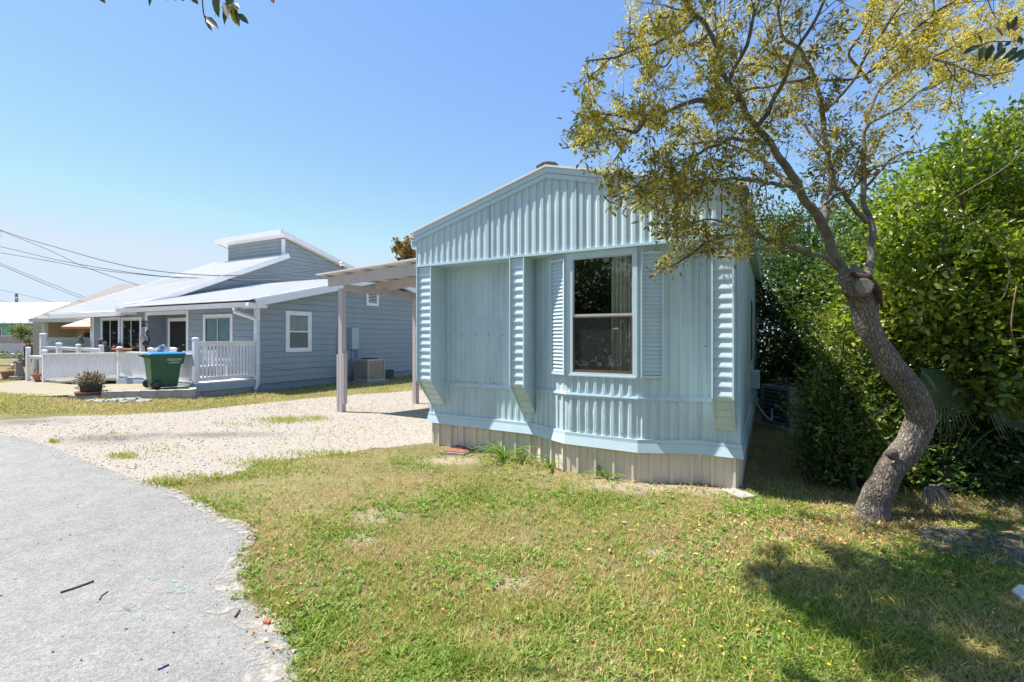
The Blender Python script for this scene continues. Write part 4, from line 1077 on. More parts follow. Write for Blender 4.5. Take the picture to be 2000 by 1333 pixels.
m = MB(); m.tube(pts, rad, 26, True, .10)
trunk = m.build('trunk', M_bark, oak)
m = MB()                                       # burr low on the trunk and the sawn stub
M_cut = mat('grey_cut_wood', (.19, .175, .155), .85, .25, 14, .4, 60)
c = P(1670, 566, YB); dcut = Vector((-.35, -1, .05)).normalized()
m.tube([c, c + dcut * .12, c + dcut * .19], [.10, .085, .076], 18, True, .1); m.build('sawn_stub', M_bark, trunk)
m = MB(); m.tube([c + dcut * .1905, c + dcut * .196], [.067, .062], 18, True); m.build('cut_face', M_cut, trunk)
m = MB(); c = P(1742, 888, YB - .075); m.tube([c, c + Vector((-.02, -.05, .0))], [.055, .03], 14, True, .3); m.build('burr', mat('dark_burr_bark', (.06, .05, .045), .9, .2, 20, .5, 40), trunk)
m = MB(); c = P(1700, 548, YB - .1)             # torn reddish bark flap at the fork
m.tube([P(1662, 535, YB - .1), P(1695, 543, YB - .14), P(1715, 570, YB - .13), P(1724, 605, YB - .1)], [.02, .03, .026, .008], 7, True, .5); m.build('torn_bark', mat('red_brown_heartwood', (.055, .03, .022), .9, .3, 20, .6, 50), trunk)
# main limbs: (pixel u, v, depth offset), radius in pixels at start and end
LIMBS = [
 ([(1650, 535, 0), (1625, 480, -.02), (1602, 430, -.05), (1562, 372, -.1), (1530, 312, -.15), (1482, 252, -.2), (1440, 192, -.25), (1418, 140, -.3), (1388, 68, -.35), (1352, 18, -.4), (1315, -40, -.45), (1290, -110, -.5)], 18, 4, .35),
 ([(1606, 445, -.05), (1614, 392, .05), (1622, 350, .12), (1611, 270, .2), (1601, 200, .28), (1588, 152, .3), (1560, 126, .35), (1528, 113, .4), (1490, 90, .45)], 14, 6, .3),
 ([(1588, 150, .3), (1560, 100, .3), (1532, 70, .25), (1520, 20, .2), (1535, -60, .2)], 9, 4, .5),
 ([(1590, 155, .3), (1640, 155, .2), (1700, 140, .1), (1780, 95, 0), (1850, 40, -.1)], 7, 3, .5),
 ([(1585, 155, .3), (1520, 165, .0), (1450, 178, -.2), (1400, 210, -.5)], 7, 3, .5),
 ([(1685, 560, .25), (1702, 500, .35), (1696, 440, .4), (1690, 370, .45), (1688, 300, .5), (1692, 248, .5), (1730, 226, .5), (1800, 180, .5), (1870, 148, .5), (1960, 118, .4)], 15, 3, .35),
 ([(1692, 250, .5), (1705, 200, .6), (1725, 170, .6), (1745, 150, .65), (1770, 100, .7), (1790, 40, .7)], 9, 3, .5),
 ([(1690, 435, .4), (1664, 400, .35), (1640, 368, .2), (1622, 350, .1)], 10, 8, .2),
 ([(1700, 160, .4), (1660, 110, .3), (1690, 50, .2), (1720, -30, .1)], 7, 3, .5),
 ([(1432, 196, -.25), (1384, 196, -.35), (1318, 210, -.45), (1268, 224, -.5), (1214, 226, -.6), (1188, 218, -.7)], 10, 3, .4),
 ([(1268, 224, -.5), (1242, 258, -.6), (1200, 252, -.65), (1160, 272, -.7), (1094, 290, -.75)], 6, 2, .4),
 ([(1262, 226, -.5), (1235, 262, -.3), (1205, 300, -.25), (1180, 335, -.2)], 5, 2, .5),
 ([(1398, 80, -.35), (1352, 26, -.2), (1300, 10, -.1)], 6, 3, .4),
 ([(1360, 22, -.4), (1340, 50, -.5), (1292, 82, -.6), (1240, 100, -.7), (1180, 118, -.8), (1142, 128, -.8)], 7, 2, .4),
 ([(1388, 70, -.35), (1330, 95, -.1), (1290, 130, 0), (1235, 96, .1), (1230, 30, .1)], 6, 2, .5),
 ([(1426, 160, -.3), (1465, 60, -.5), (1480, 20, -.5), (1500, -40, -.5)], 7, 3, .5),
 ([(1566, 378, -.1), (1530, 350, .05), (1492, 318, .15), (1450, 292, .25), (1400, 274, .3), (1330, 282, .35)], 11, 4, .4),
 ([(1560, 372, -.1), (1510, 358, -.3), (1440, 350, -.5), (1380, 352, -.6), (1310, 370, -.7)], 8, 3, .4),
 ([(1500, 280, -.18), (1440, 270, -.4), (1370, 300, -.6), (1300, 330, -.7), (1240, 370, -.75)], 7, 2, .5),
 ([(1640, 522, 0), (1600, 500, -.1), (1560, 486, -.2), (1500, 468, -.35), (1432, 456, -.5), (1370, 480, -.6), (1310, 520, -.65)], 9, 2.5, .4),
 ([(1570, 488, -.18), (1520, 484, -.1), (1460, 486, 0), (1400, 484, .0), (1330, 500, 0)], 6, 2, .4),
 ([(1500, 468, -.35), (1440, 440, -.5), (1380, 430, -.6), (1320, 450, -.7)], 5, 2, .5),
 ([(1610, 400, 0), (1660, 370, -.3), (1710, 330, -.5), (1760, 310, -.6)], 6, 2, .5),
 ([(1690, 370, .45), (1740, 310, .5), (1800, 292, .5), (1850, 285, .5)], 6, 2, .5),
 ([(1616, 300, .15), (1570, 250, .4), (1530, 200, .6), (1500, 150, .7)], 7, 3, .5),
 ([(1604, 220, .25), (1650, 180, .0), (1700, 100, -.2), (1740, 40, -.3), (1790, -30, -.4)], 7, 3, .5),
 ([(1745, 150, .65), (1820, 110, .4), (1900, 70, .3), (1985, 30, .2)], 7, 2, .3),
 ([(1800, 180, .5), (1880, 110, .7), (1950, 60, .8), (2010, 20, .8)], 7, 2, .3),
 ([(1700, 140, .1), (1780, 60, -.2), (1850, 10, -.3), (1930, -40, -.4)], 7, 2, .35),
 ([(1780, 95, 0), (1850, 130, -.3), (1920, 150, -.4), (1985, 140, -.5)], 5, 2, .3),
 ([(1440, 190, -.25), (1400, 120, .0), (1420, 40, .2), (1440, -50, .3)], 7, 3, .5),
 ([(1480, 250, -.2), (1520, 180, -.5), (1560, 90, -.7), (1600, 20, -.8), (1640, -60, -.9)], 8, 3, .5),
]
OUT = np.array([(1085, 292), (1100, 225), (1120, 150), (1140, 120), (1180, 100), (1222, 20), (1225, -70), (1300, -170), (1850, -170), (2030, -70), (2010, 40), (1990, 110), (1985, 160), (1890, 215), (1800, 270), (1760, 310), (1720, 330), (1640, 410), (1560, 470), (1500, 515), (1420, 500), (1350, 505), (1300, 548), (1268, 530), (1305, 478), (1250, 445), (1195, 445), (1180, 355), (1120, 305)], float)
def outin(p):
    if p[1] < .5: return False
    u, v = proj(p); return inpoly(np.array([u]), np.array([v]), OUT)[0]
class Tree:
    def __init__(self): self.limb = MB(); self.twig = MB(); self.leafpos = []
    def grow(self, pts, r0, r1, bare, ok, spacing=.11, tl=(.28, .75), sub=5, twr=.006, updown=.12):
        k = len(pts)
        self.limb.tube(pts, [max(.003, r1 + (r0 - r1) * (1 - i / (k - 1)) ** 1.25) for i in range(k)], 10 if r0 > .02 else 5, True, .12)
        cum = 0; nxt = 0; tot = sum((pts[i + 1] - pts[i]).length for i in range(k - 1))
        for i in range(k - 1):
            seg = (pts[i + 1] - pts[i]).length; cum += seg
            if cum / tot < bare or cum < nxt: continue
            nxt = cum + spacing * random.uniform(.6, 1.4)
            self.twigs(pts[i], (pts[i + 1] - pts[i]).normalized(), random.uniform(*tl), ok, twr, updown)
        self.twigs(pts[-1], (pts[-1] - pts[-2]).normalized(), random.uniform(*tl) * .8, ok, twr, updown, .3)
    def twigs(self, p, d, ln, ok, r, updown, spread=1.0):
        rd = Vector(rng.normal(size=3)).normalized()
        dr = (d * random.uniform(.3, .9) + (rd - d * rd.dot(d)) * spread + Vector((0, 0, random.uniform(-updown, updown * 2)))).normalized()
        pts = [p]; q = p.copy(); n = 5
        for j in range(n):
            dr = (dr + Vector(rng.normal(size=3)) * .16).normalized(); q = q + dr * ln / n
            if ok and not ok(q): break
            pts.append(q.copy())
        if len(pts) < 2: return
        self.twig.tube(pts, [lerp(r, r * .35, i / (len(pts) - 1)) for i in range(len(pts))], 4, False)
        for j in range(1, len(pts)):
            dd = (pts[j] - pts[j - 1]).normalized()
            for _ in range(2):
                rd = Vector(rng.normal(size=3)).normalized(); d2 = (dd * random.uniform(.2, .9) + rd * .9).normalized()
                l2 = random.uniform(.06, .22) * min(1.3, ln * 2); e = pts[j] + d2 * l2
                if ok and not ok(e): continue
                self.twig.tube([pts[j], pts[j].lerp(e, .5) + Vector(rng.normal(size=3)) * .012, e], [r * .45, r * .35, r * .2], 3, False)
                for q in range(4): self.leafpos.append((pts[j].lerp(e, .25 + .25 * q), d2))
            self.leafpos.append((pts[j], dd))
OT = Tree()
for px, r0, r1, bare in LIMBS:
    pp = catmull([P(u, v, YB + dy * 1.5) for u, v, dy in px], 7)
    pp = [p + Vector((noise.noise(p * 5), noise.noise(p * 5 + Vector((9, 0, 0))), noise.noise(p * 5 + Vector((0, 9, 0))))) * .035 for p in pp]
    OT.grow(pp, r0 * YB / FL * .54, r1 * YB / FL * .5, bare, outin, .062, (.25, .7), 5, .0042)
OT.limb.build('limb', M_limb, oak, recalc=False); OT.twig.build('twig', M_twig, oak, recalc=False)
lp = np.array([tuple(p) for p, d in OT.leafpos]); ld = np.array([tuple(d) for p, d in OT.leafpos])
ck_ = np.array([noise.noise(Vector(p) * 3.4) + .5 * noise.noise(Vector(p) * 8) for p in lp]) > -.22; lp, ld = lp[ck_], ld[ck_]
print('oak leaf sites', len(lp))
uu = CX + FL * lp[:, 0] / lp[:, 1]; vv = V0 - FL * (lp[:, 2] - CH) / lp[:, 1]
# how strongly a spot carries fresh yellow catkins (crown's outer and upper parts) rather than old brown leaves
edge = np.clip((1560 - uu) / 420, 0, 1) * .6 + np.clip((330 - vv) / 330, 0, 1) * .55 + .42 * np.clip((uu - 1680) / 200, 0, 1) * (vv < 230) + .45 * pnoise(lp[:, 0], lp[:, 1] + lp[:, 2], 1.6, 4)
rep = 4
pos = np.repeat(lp, rep, 0) + rng.normal(0, .026, (len(lp) * rep, 3)); ax = nrm(np.repeat(ld, rep, 0) * .5 + rnd_dirs(len(pos)) * .9 + np.array([0, 0, -.15]))
ed = np.repeat(edge, rep); keep = rng.random(len(pos)) < np.clip(.72 - .34 * ed, .2, .75)
pos, ax, ed = pos[keep], ax[keep], ed[keep]; n = len(pos)
v, f = leaves_np(pos, ax, rnd_dirs(n) + np.array([0, 0, .5]), rng.uniform(.026, .056, n), rng.uniform(.010, .018, n))
M_oakl = leafmat('oak_leaves', [(0, (.22, .075, .025)), (.12, (.17, .105, .03)), (.35, (.125, .12, .03)), (.6, (.20, .185, .04)), (.82, (.34, .29, .05)), (1, (.48, .41, .07))], .45, .5, .25)
np_build('foliage', v, f, M_oakl, oak, tone=np.repeat(np.clip(.47 + .36 * ed + rng.normal(0, .2, n), 0, 1), 6))
k = rng.random(len(lp)) < np.clip(.06 + edge * 1.1, 0, .95); cp_ = lp[k]; rep = 7
pos = np.repeat(cp_, rep, 0) + rng.normal(0, .014, (len(cp_) * rep, 3)); n = len(pos)
v, f = leaves_np(pos, nrm(rnd_dirs(n) + np.array([0, 0, -.6])), rnd_dirs(n), rng.uniform(.014, .040, n), rng.uniform(.004, .009, n))
M_cat = leafmat('yellow_catkins', [(0, (.45, .37, .08)), (.5, (.62, .53, .11)), (1, (.70, .62, .16))], .45, .6, .2)
np_build('catkins', v, f, M_cat, oak, tone=np.repeat(rng.random(n), 6))
print('oak leaves', n)
# ------------------------------------------------------------------ shrubs
def shrub(name, label, cat, base, lobes, nclus, per, ll, lw, m, stems=5, group=None, clusr=.11, inner=.15, droop=0., edgemin=.55, stemmat=None, up=.5, gap=-.2, gapf=1.9, shoots=0):
    """lobes: (centre, radii, weight).  Leaves sit in clusters spread through an uneven shell"""
    root = thing(name, label, cat, base, group)
    w = np.array([l[2] for l in lobes], float); w /= w.sum()
    idx = rng.choice(len(lobes), nclus, p=w)
    C_ = np.array([tuple(l[0]) for l in lobes]); R_ = np.array([l[1] if hasattr(l[1], '__len__') else (l[1],) * 3 for l in lobes])
    d = rnd_dirs(nclus); rr = edgemin + (1.04 - edgemin) * rng.random(nclus) ** .55
    nz = np.array([noise.noise(Vector(x) * 2.3 + Vector((i * 7., 0, 0))) for x, i in zip(d, idx)]); nz2 = np.array([noise.noise(Vector(x) * 6 + Vector((0, i * 5., 0))) for x, i in zip(d, idx)])
    c = C_[idx] + R_[idx] * d * (rr * (1 + .26 * nz + .14 * nz2))[:, None]
    hole = np.array([noise.noise(Vector(x) * gapf) + .5 * noise.noise(Vector(x) * gapf * 2.7) for x in c])
    k = (c[:, 2] > .03) & (hole > gap); c, d, idx = c[k], d[k], idx[k]; nclus = len(c)
    lt = rng.normal(0, .10, len(lobes))
    s = rng.uniform(.6, 1.5, nclus)
    pos = np.repeat(c, per, 0) + rng.normal(0, 1, (nclus * per, 3)) * (np.repeat(s, per) * clusr)[:, None]
    dd = np.repeat(d, per, 0); n = len(pos)
    ax = nrm(dd * .55 + rnd_dirs(n) * .75 + np.array([0, 0, .15 - droop])); no = rnd_dirs(n) * .65 + dd * .35 + np.array([0, 0, up])
    k = pos[:, 2] > .02; pos, ax, no = pos[k], ax[k], no[k]
    ct = np.repeat(rng.normal(-.02, .13, nclus) + lt[idx] + .42 * np.array([noise.noise(Vector(x) * 1.7 + Vector((3, 1, 8))) for x in c]), per)[k]; n = len(pos)
    v, f = leaves_np(pos, ax, no, rng.uniform(ll * .4, ll * 1.3, n) * np.repeat(rng.uniform(.75, 1.2, nclus), per)[k], rng.uniform(lw * .5, lw * 1.15, n))
    np_build('foliage', v, f, m, root, tone=np.repeat(np.clip(.5 + ct + rng.normal(0, .17, n), 0, 1), 6))
    mb = MB(); b = Vector(base); ex = []
    for i in range(shoots):                 # long shoots that break the outline
        l = int(rng.choice(len(lobes), p=w)); dd_ = Vector(rng.normal(size=3)); dd_.z = abs(dd_.z) + .2; dd_.normalize()
        st = Vector(C_[l] + R_[l] * np.array(dd_) * .9); dr = (dd_ + Vector(rng.normal(size=3)) * .35 + Vector((0, 0, .4))).normalized(); ln = random.uniform(.2, .65)
        pt = [st, st + dr * ln * .5 + Vector((0, 0, .02)), st + dr * ln + Vector((0, 0, random.uniform(-.12, .05)))]; mb.tube(pt, [.006, .004, .002], 4, False)
        for q in range(int(ln * 34)):
            t_ = (q + .5) / (ln * 34); ex.append(tuple(st.lerp(pt[2], t_)) + tuple((dr * .5 + Vector(rng.normal(size=3)) * .7)))
    if ex:
        ex = np.array(ex); ke = len(ex); v3, f3 = leaves_np(ex[:, :3], ex[:, 3:], rnd_dirs(ke) + np.array([0, 0, .6]), rng.uniform(ll * .5, ll * 1.1, ke), rng.uniform(lw * .5, lw, ke))
        np_build('shoot_leaves', v3, f3, m, root, tone=np.repeat(np.clip(.66 + rng.normal(0, .18, ke), 0, 1), 6))
    for i in range(stems):
        l = lobes[i % len(lobes)]; e = Vector(l[0]) + Vector(rng.normal(size=3)) * .3 * (l[1] if not hasattr(l[1], '__len__') else l[1][0])
        st = b + Vector((rng.normal(0, .15), rng.normal(0, .1), 0)); mid = st.lerp(e, .5) + Vector(rng.normal(size=3)) * .15; mid.z = max(mid.z, .1)
        mb.tube(catmull([st, mid, e], 5), [lerp(.035, .008, q / 10) for q in range(11)], 6, False, .1)
        for q in range(3):
            e2 = e + Vector(rng.normal(size=3)) * .5; mb.tube([mid.lerp(e, .3 + .3 * q), e2], [.012, .004], 4, False)
    mb.build('stem', stemmat or M_dstem, root, recalc=False)
    return root
M_bright = leafmat('bright_broad_leaves', [(0, (.05, .09, .014)), (.3, (.11, .175, .022)), (.55, (.175, .245, .03)), (.8, (.28, .33, .045)), (1, (.42, .40, .10))], .45, .3, .55)
M_dkleaf = leafmat('dark_evergreen_leaves', [(0, (.015, .04, .01)), (.4, (.035, .08, .016)), (.8, (.075, .13, .022)), (1, (.16, .20, .035))], .3, .35, .5)
M_midleaf = leafmat('shrub_leaves', [(0, (.045, .08, .015)), (.4, (.10, .155, .025)), (.8, (.19, .25, .035)), (1, (.33, .32, .08))], .4, .38, .5)
def L(u, v, Y, r, w=1): return (P(u, v, Y), r, w)
# bright wide shrub right of the oak, reaching past the frame
shrub('broadleaf_shrub', 'tall bright yellow green broadleaf shrub to the right behind the leaning tree', 'shrub', G(1960, 905),
      [L(1900, 420, 5.3, (.95, .8, .75), 2.2), L(1960, 330, 5.6, (.8, .8, .6), 1.6), L(2090, 330, 5.6, (.8, .8, .8), 1.2), L(1800, 540, 5.0, (.6, .6, .55), 1.5), L(1900, 600, 4.8, (.8, .6, .7), 2), L(2040, 560, 4.7, (.8, .7, .8), 1.8), L(1770, 600, 4.9, (.5, .5, .45), 1), L(1990, 730, 4.5, (.5, .45, .35), .7)],
      4500, 13, .082, .046, M_bright, 9, clusr=.10, edgemin=.3, gap=-.14, gapf=1.7, shoots=90)
shrub('background_shrub', 'tall leafy evergreen shrub filling the gap behind the leaning tree', 'shrub', G(1800, 830),
      [L(1750, 470, 7.2, (1.0, .8, .85), 1.5), L(1850, 410, 7.4, (1.0, .8, 1.0), 1.5), L(1720, 560, 6.8, (.9, .7, .9), 1.2), L(1880, 560, 6.6, (1.2, .7, 1.0), 1), L(1800, 740, 6.4, (1.2, .6, .9), 1), L(2000, 740, 6.4, (1.2, .6, .9), 1)],
      2700, 13, .08, .04, M_midleaf, 8, clusr=.14, edgemin=.3, shoots=60)
shrub('evergreen_hedge', 'dark evergreen hedge tree standing behind the grey air conditioner', 'hedge', G(1580, 778),
      [L(1560, 530, 10.5, (1.2, .9, 1.3), 2), L(1610, 620, 9.6, (1.1, .8, 1.3), 1.6), L(1540, 680, 11.0, (1.0, .8, 1.2), 1.4), L(1660, 520, 9.2, (1.1, .8, 1.2), 1.4), L(1580, 740, 9.8, (1.2, .6, .8), 1), L(1680, 700, 8.6, (1.0, .7, 1.2), 1.2), L(1510, 480, 11.5, (.7, .8, .9), .8), L(1520, 620, 13, (1.4, .6, 1.8), 1.2), L(1530, 730, 12.5, (1.2, .5, 1.0), .8)],
      4200, 12, .095, .05, M_dkleaf, 5, clusr=.17, edgemin=.3, gap=-.5, shoots=40)
shrub('low_shrub', 'low leafy green shrub between the air conditioner and the leaning tree trunk', 'shrub', G(1660, 960),
      [L(1650, 800, 5.2, (.45, .4, .5), 1.6), L(1700, 730, 5.4, (.5, .45, .55), 1.4), L(1630, 880, 4.95, (.32, .3, .3), .9), L(1720, 900, 5.0, (.4, .3, .38), 1), L(1660, 670, 5.9, (.4, .4, .4), .8)],
      1500, 14, .068, .03, M_midleaf, 7, clusr=.085, edgemin=.3, shoots=45)
shrub('shady_undergrowth', 'dark leafy undergrowth in the shade right of the tree trunk', 'shrub', G(1930, 965),
      [L(1870, 860, 5.3, (.6, .4, .5), 1.2), L(1990, 860, 5.0, (.7, .4, .6), 1.4), L(2120, 820, 4.8, (.8, .5, .7), 1), L(1810, 900, 5.2, (.35, .3, .4), .8), L(1900, 930, 4.75, (.6, .25, .28), .9), L(2020, 930, 4.6, (.6, .25, .3), 1), L(1780, 930, 5.0, (.3, .2, .25), .5)],
      1700, 12, .07, .035, M_dkleaf, 7, clusr=.11, edgemin=.2)
# palmetto: fans of stiff leaflets
def fan(mb, c, axis, normal, length, n=18, spread=2.4, droop=.35, w=.024, lv=.05):
    axis = axis.normalized(); side = axis.cross(normal).normalized(); nn = side.cross(axis)
    for i in range(n):
        a = (i / (n - 1) - .5) * spread; d = axis * math.cos(a) + side * math.sin(a); l = length * (1 - .25 * abs(a) / 1.3) * random.uniform(1 - lv * 2, 1 + lv)
        s = (side * math.cos(a) - axis * math.sin(a)) * w / 2
        p1 = c + d * l * .5 + nn * .02; p2 = c + d * l + Vector((0, 0, -droop * l))
        mb.add([c - s * .3, c + s * .3, p1 + s, p1 - s, p2], [(0, 1, 2, 3), (3, 2, 4)])
pal = thing('palmetto', 'fan leaved palmetto with dark hanging fronds behind the tree trunk', 'palm', G(1850, 960))
M_palm = mat('palmetto_frond', (.05, .085, .028), .45, .25, 4)
for (u, v, Y, ax) in ((1800, 720, 4.6, (.5, -.2, -.9)), (1835, 735, 4.7, (.1, -.3, -1)), (1870, 700, 4.8, (.8, -.2, -.6)), (1900, 770, 4.7, (.9, -.2, -.4)), (1960, 830, 4.6, (.9, -.3, .5)), (1930, 780, 4.9, (.3, -.2, .9))):
    m = MB(); c = P(u, v, Y); fan(m, c, Vector(ax), Vector((0, -.8, .5)), .55, 20, 1.9, .15); m.tube(catmull([G(1850, 960) + Vector((0, .1, .02)), (G(1850, 960) + c) / 2 + Vector((.05, 0, .2)), c], 4), .009, 5)
    m.build('frond', M_palm, pal, recalc=False)
m = MB(); m.tube([G(1850, 960), G(1850, 960) + Vector((.02, .05, .25))], [.08, .06], 10, True, .2); m.build('stem', M_bark, pal)
# dead frond lying by the trunk
dp = G(1815, 1015); dead = MB(); c = P(1812, 957, dp.y + .12)
for i in range(120):
    a_ = random.uniform(-2.6, .5); o_ = Vector((math.cos(a_), math.sin(a_), 0)); r_ = random.uniform(.03, .20); h_ = c.z - random.uniform(.0, .13)
    p1 = c + o_ * r_ * .6 + Vector((0, 0, .035)); p2 = c + o_ * r_ + Vector((0, 0, -h_ * .45)); p3 = c + o_ * (r_ * 1.05) + Vector((random.gauss(0, .02), random.gauss(0, .02), -h_))
    sd_ = Vector((-o_.y, o_.x, 0)) * random.uniform(.004, .009); cs4 = catmull([c, p1, p2, p3], 3)
    o4 = len(cs4); dead.add([p - sd_ * (1 - i4 / o4) for i4, p in enumerate(cs4)] + [p + sd_ * (1 - i4 / o4) for i4, p in enumerate(cs4)], [(i4, i4 + 1, o4 + i4 + 1, o4 + i4) for i4 in range(o4 - 1)])
dead.tube([c, c + Vector((.22, .1, .02))], [.012, .007], 6)
tag(dead.build('dead_palm_frond', mat('dry_grey_frond', (.27, .21, .16), .8, .3, 9), origin=dp, recalc=False), 'dry greyish brown palm frond drooping at the foot of the tree', 'dead frond')
# vines over the bright shrub
vine = MB()
for pts in ([(1905, 440, 4.3), (1940, 470, 4.25), (1970, 520, 4.2), (1960, 580, 4.2), (1920, 600, 4.3)], [(1880, 420, 4.4), (1840, 405, 4.5), (1960, 330, 4.4), (1995, 290, 4.3)], [(1985, 560, 4.1), (1975, 640, 4.1), (1990, 700, 4.1)]):
    vine.tube(catmull([P(*p) for p in pts], 6), .0055, 5)
tag(vine.build('bare_vine', mat('brown_vine_stem', (.22, .15, .09), .8, .2, 6), origin=P(1940, 470, 4.25)), 'thin bare brown vine trailing over the bright shrub', 'vine')
# strap-leaved bulbs along the skirting
M_strap = leafmat('strap_leaves', [(0, (.08, .17, .02)), (1, (.17, .27, .04))], .35, .4)
def strapplant(u, v, n, h, label):
    b = G(u, v); root = thing('strap_leaved_plant', label, 'plant', b, 'strap leaved plants along the skirting'); V_, F_, T_ = [], [], []
    for i in range(n):
        a = random.uniform(0, 6.28); l = h * random.uniform(.6, 1.2); d = Vector((math.cos(a), math.sin(a), 0)); s = Vector((-d.y, d.x, 0)); o = len(V_)
        e = random.uniform(.5, 1.3); pts = []
        for j in range(8):
            t = j / 7; x = l * .85 * t * math.cos(e) + l * .4 * t * t; z = l * math.sin(e) * (1.25 * t - 1.05 * t * t * random.uniform(.75, 1))
            p = b + d * (x + .015) + Vector((0, 0, max(.01, z + .01))); w = .030 * (1 - t) ** .6 * (.6 + .4 * min(1, t * 4)) + .001
            V_ += [tuple(p - s * w / 2 + Vector((0, 0, .006))), tuple(p), tuple(p + s * w / 2 + Vector((0, 0, .006)))]; T_ += [random.random()] * 3
        for j in range(7):
            F_ += [(o + 3 * j, o + 3 * j + 1, o + 3 * j + 4, o + 3 * j + 3), (o + 3 * j + 1, o + 3 * j + 2, o + 3 * j + 5, o + 3 * j + 4)]
    np_build('leaves', np.array(V_), np.array(F_), M_strap, root, tone=T_)
strapplant(985, 898, 18, .52, 'largest strap leaved plant with arching leaves beside the rusty cover')
strapplant(1022, 905, 7, .30, 'smaller strap leaved plant with upright leaves just right of the largest')
strapplant(1076, 915, 11, .30, 'strap leaved plant with low leaves at the corner of the bay skirting')
strapplant(1180, 934, 9, .28, 'sparse flattened strap leaved plant below the bay window')
# the tree over the camera whose twigs hang into the top corners
ov = thing('overhanging_tree', 'big leaved tree standing behind the camera with twigs hanging into the top corners', 'tree', (2.6, -1.6, 0))
m = MB(); m.tube(catmull([(2.6, -1.6, 0), (2.5, -1.5, 1.5), (2.3, -1.2, 3), (1.8, -.4, 4.3), (1.2, .8, 5.0), (.6, 1.9, 5.3)], 5), [lerp(.2, .05, i / 25) for i in range(26)], 12, True, .1); m.build('trunk', M_bark, ov)
OVL = Tree()
vis = lambda q: q[1] < .6 or q[2] > CH + .80 * q[1]
for pts in ([(1.20, .8, 5.0), (1.18, 1.8, 5.2), (0.58, 2.6, 5.4), (-0.02, 3.1, 5.6)], [(1.20, .8, 5.0), (1.28, 1.9, 5.3), (0.98, 2.7, 5.5), (0.78, 3.3, 5.7)], [(1.18, 1.8, 5.2), (0.28, 2.3, 5.3), (-0.42, 2.6, 5.4), (-0.87, 2.8, 5.5)], [(1.12, 1.6, 5.2), (0.48, 2.0, 5.3), (-0.22, 2.3, 5.4)],
            [(1.28, 1.9, 5.3), (1.28, 2.6, 5.4), (1.28, 3.1, 5.6)], [(0.98, 2.2, 5.3), (0.48, 3.0, 5.6), (0.18, 3.5, 5.9)], [(-0.02, 3.1, 5.6), (-0.52, 3.35, 5.7), (-0.97, 3.45, 5.7)], [(0.58, 2.6, 5.4), (0.38, 2.9, 5.8), (-0.12, 2.9, 6.0)]):
    OVL.grow(catmull(pts, 7), .035, .010, .25, vis, .042, (.4, .8), 5, .006, .05)
for pts in ([(.9, 1.5, 5.1), (-.4, 2.0, 5.0), (-1.1, 2.25, 4.6), (-1.45, 2.4, 4.0)], [(2.0, .0, 4.6), (2.9, 1.2, 4.5), (3.15, 2.2, 3.9)]):
    pp = catmull(pts, 7); OVL.limb.tube(pp, [lerp(.03, .006, i / (len(pp) - 1)) for i in range(len(pp))], 6, False, .1)
def ovtwig(px):
    pts = catmull([P(*p) for p in px], 5); OVL.twig.tube(pts, .0035, 4, False)
ovtwig([(400, -120, 2.45), (395, -20, 2.45), (398, 28, 2.45), (405, 40, 2.45)]); ovtwig([(430, -100, 2.5), (445, 0, 2.5), (462, 24, 2.5)]); ovtwig([(300, -110, 2.5), (300, -20, 2.5)])
ovtwig([(2150, -10, 2.5), (2060, 60, 2.5), (1985, 80, 2.5), (1935, 82, 2.5), (1915, 90, 2.5)])
OVL.limb.build('limb', M_branch, ov, recalc=False); OVL.twig.build('twig', M_twig, ov, recalc=False)
lp = np.array([tuple(p) for p, d in OVL.leafpos]); n = len(lp); lp = np.repeat(lp, 3, 0); n = len(lp)
v1, f1 = leaves_np(lp + rng.normal(0, .03, lp.shape), nrm(rnd_dirs(n) + np.array([0, 0, -.5])), rnd_dirs(n) + np.array([0, 0, .7]), rng.uniform(.06, .11, n), rng.uniform(.028, .045, n)); t1 = np.clip(.4 + rng.normal(0, .15, n), 0, 1)
LV = [(400, 30, 415, 62, .030, .35), (402, 33, 428, 57, .034, .3), (420, -8, 428, 36, .04, .45), (432, -5, 421, 34, .034, .3), (436, 5, 447, 38, .03, .35), (444, 0, 438, 50, .03, .3), (452, 10, 468, 54, .035, .3), (448, 8, 462, 51, .03, .95), (462, 26, 486, 48, .036, .4), (455, 5, 465, 22, .04, .3), (425, 10, 428, 27, .02, .05), (440, -10, 460, 14, .04, .35), (300, -14, 292, 14, .034, .35), (300, -14, 330, 4, .034, .4), (372, -8, 388, 10, .03, .3), (190, -8, 206, 8, .03, .3), (345, -10, 360, 3, .03, .4), (530, -8, 536, 8, .03, .1), (320, -12, 345, 2, .03, .3), (410, -10, 430, 8, .04, .35),
      (1958, 73, 1940, 49, .040, .12), (1970, 62, 1966, 40, .026, .2), (1975, 58, 1986, 30, .026, .25), (1982, 62, 1988, 44, .026, .15), (1992, 85, 1990, 70, .02, .2), (1917, 88, 1877, 107, .034, .55), (1920, 90, 1912, 122, .034, .3), (1938, 86, 1924, 122, .036, .35), (1955, 82, 1948, 105, .03, .3), (1965, 92, 1938, 121, .030, .5), (1990, 92, 1955, 118, .030, .5), (2005, 95, 1965, 124, .03, .5), (2010, 96, 1984, 124, .03, .5), (1975, 80, 1960, 92, .02, .35), (1918, 86, 1908, 66, .024, .5), (1998, 72, 1992, 90, .02, .3), (2020, 70, 2000, 60, .04, .3), (2040, 66, 2010, 90, .04, .3)]
p_, a_, l_, w_, t_ = [], [], [], [], []
for (u0, v0, u1, v1_, w, t) in LV:
    Y = 2.45 + random.uniform(-.03, .03); A = P(u0, v0, Y); B = P(u1, v1_, Y + random.uniform(-.03, .03)); p_.append(tuple(A)); a_.append(tuple(B - A)); l_.append((B - A).length); w_.append(w * 1.05); t_.append(t)
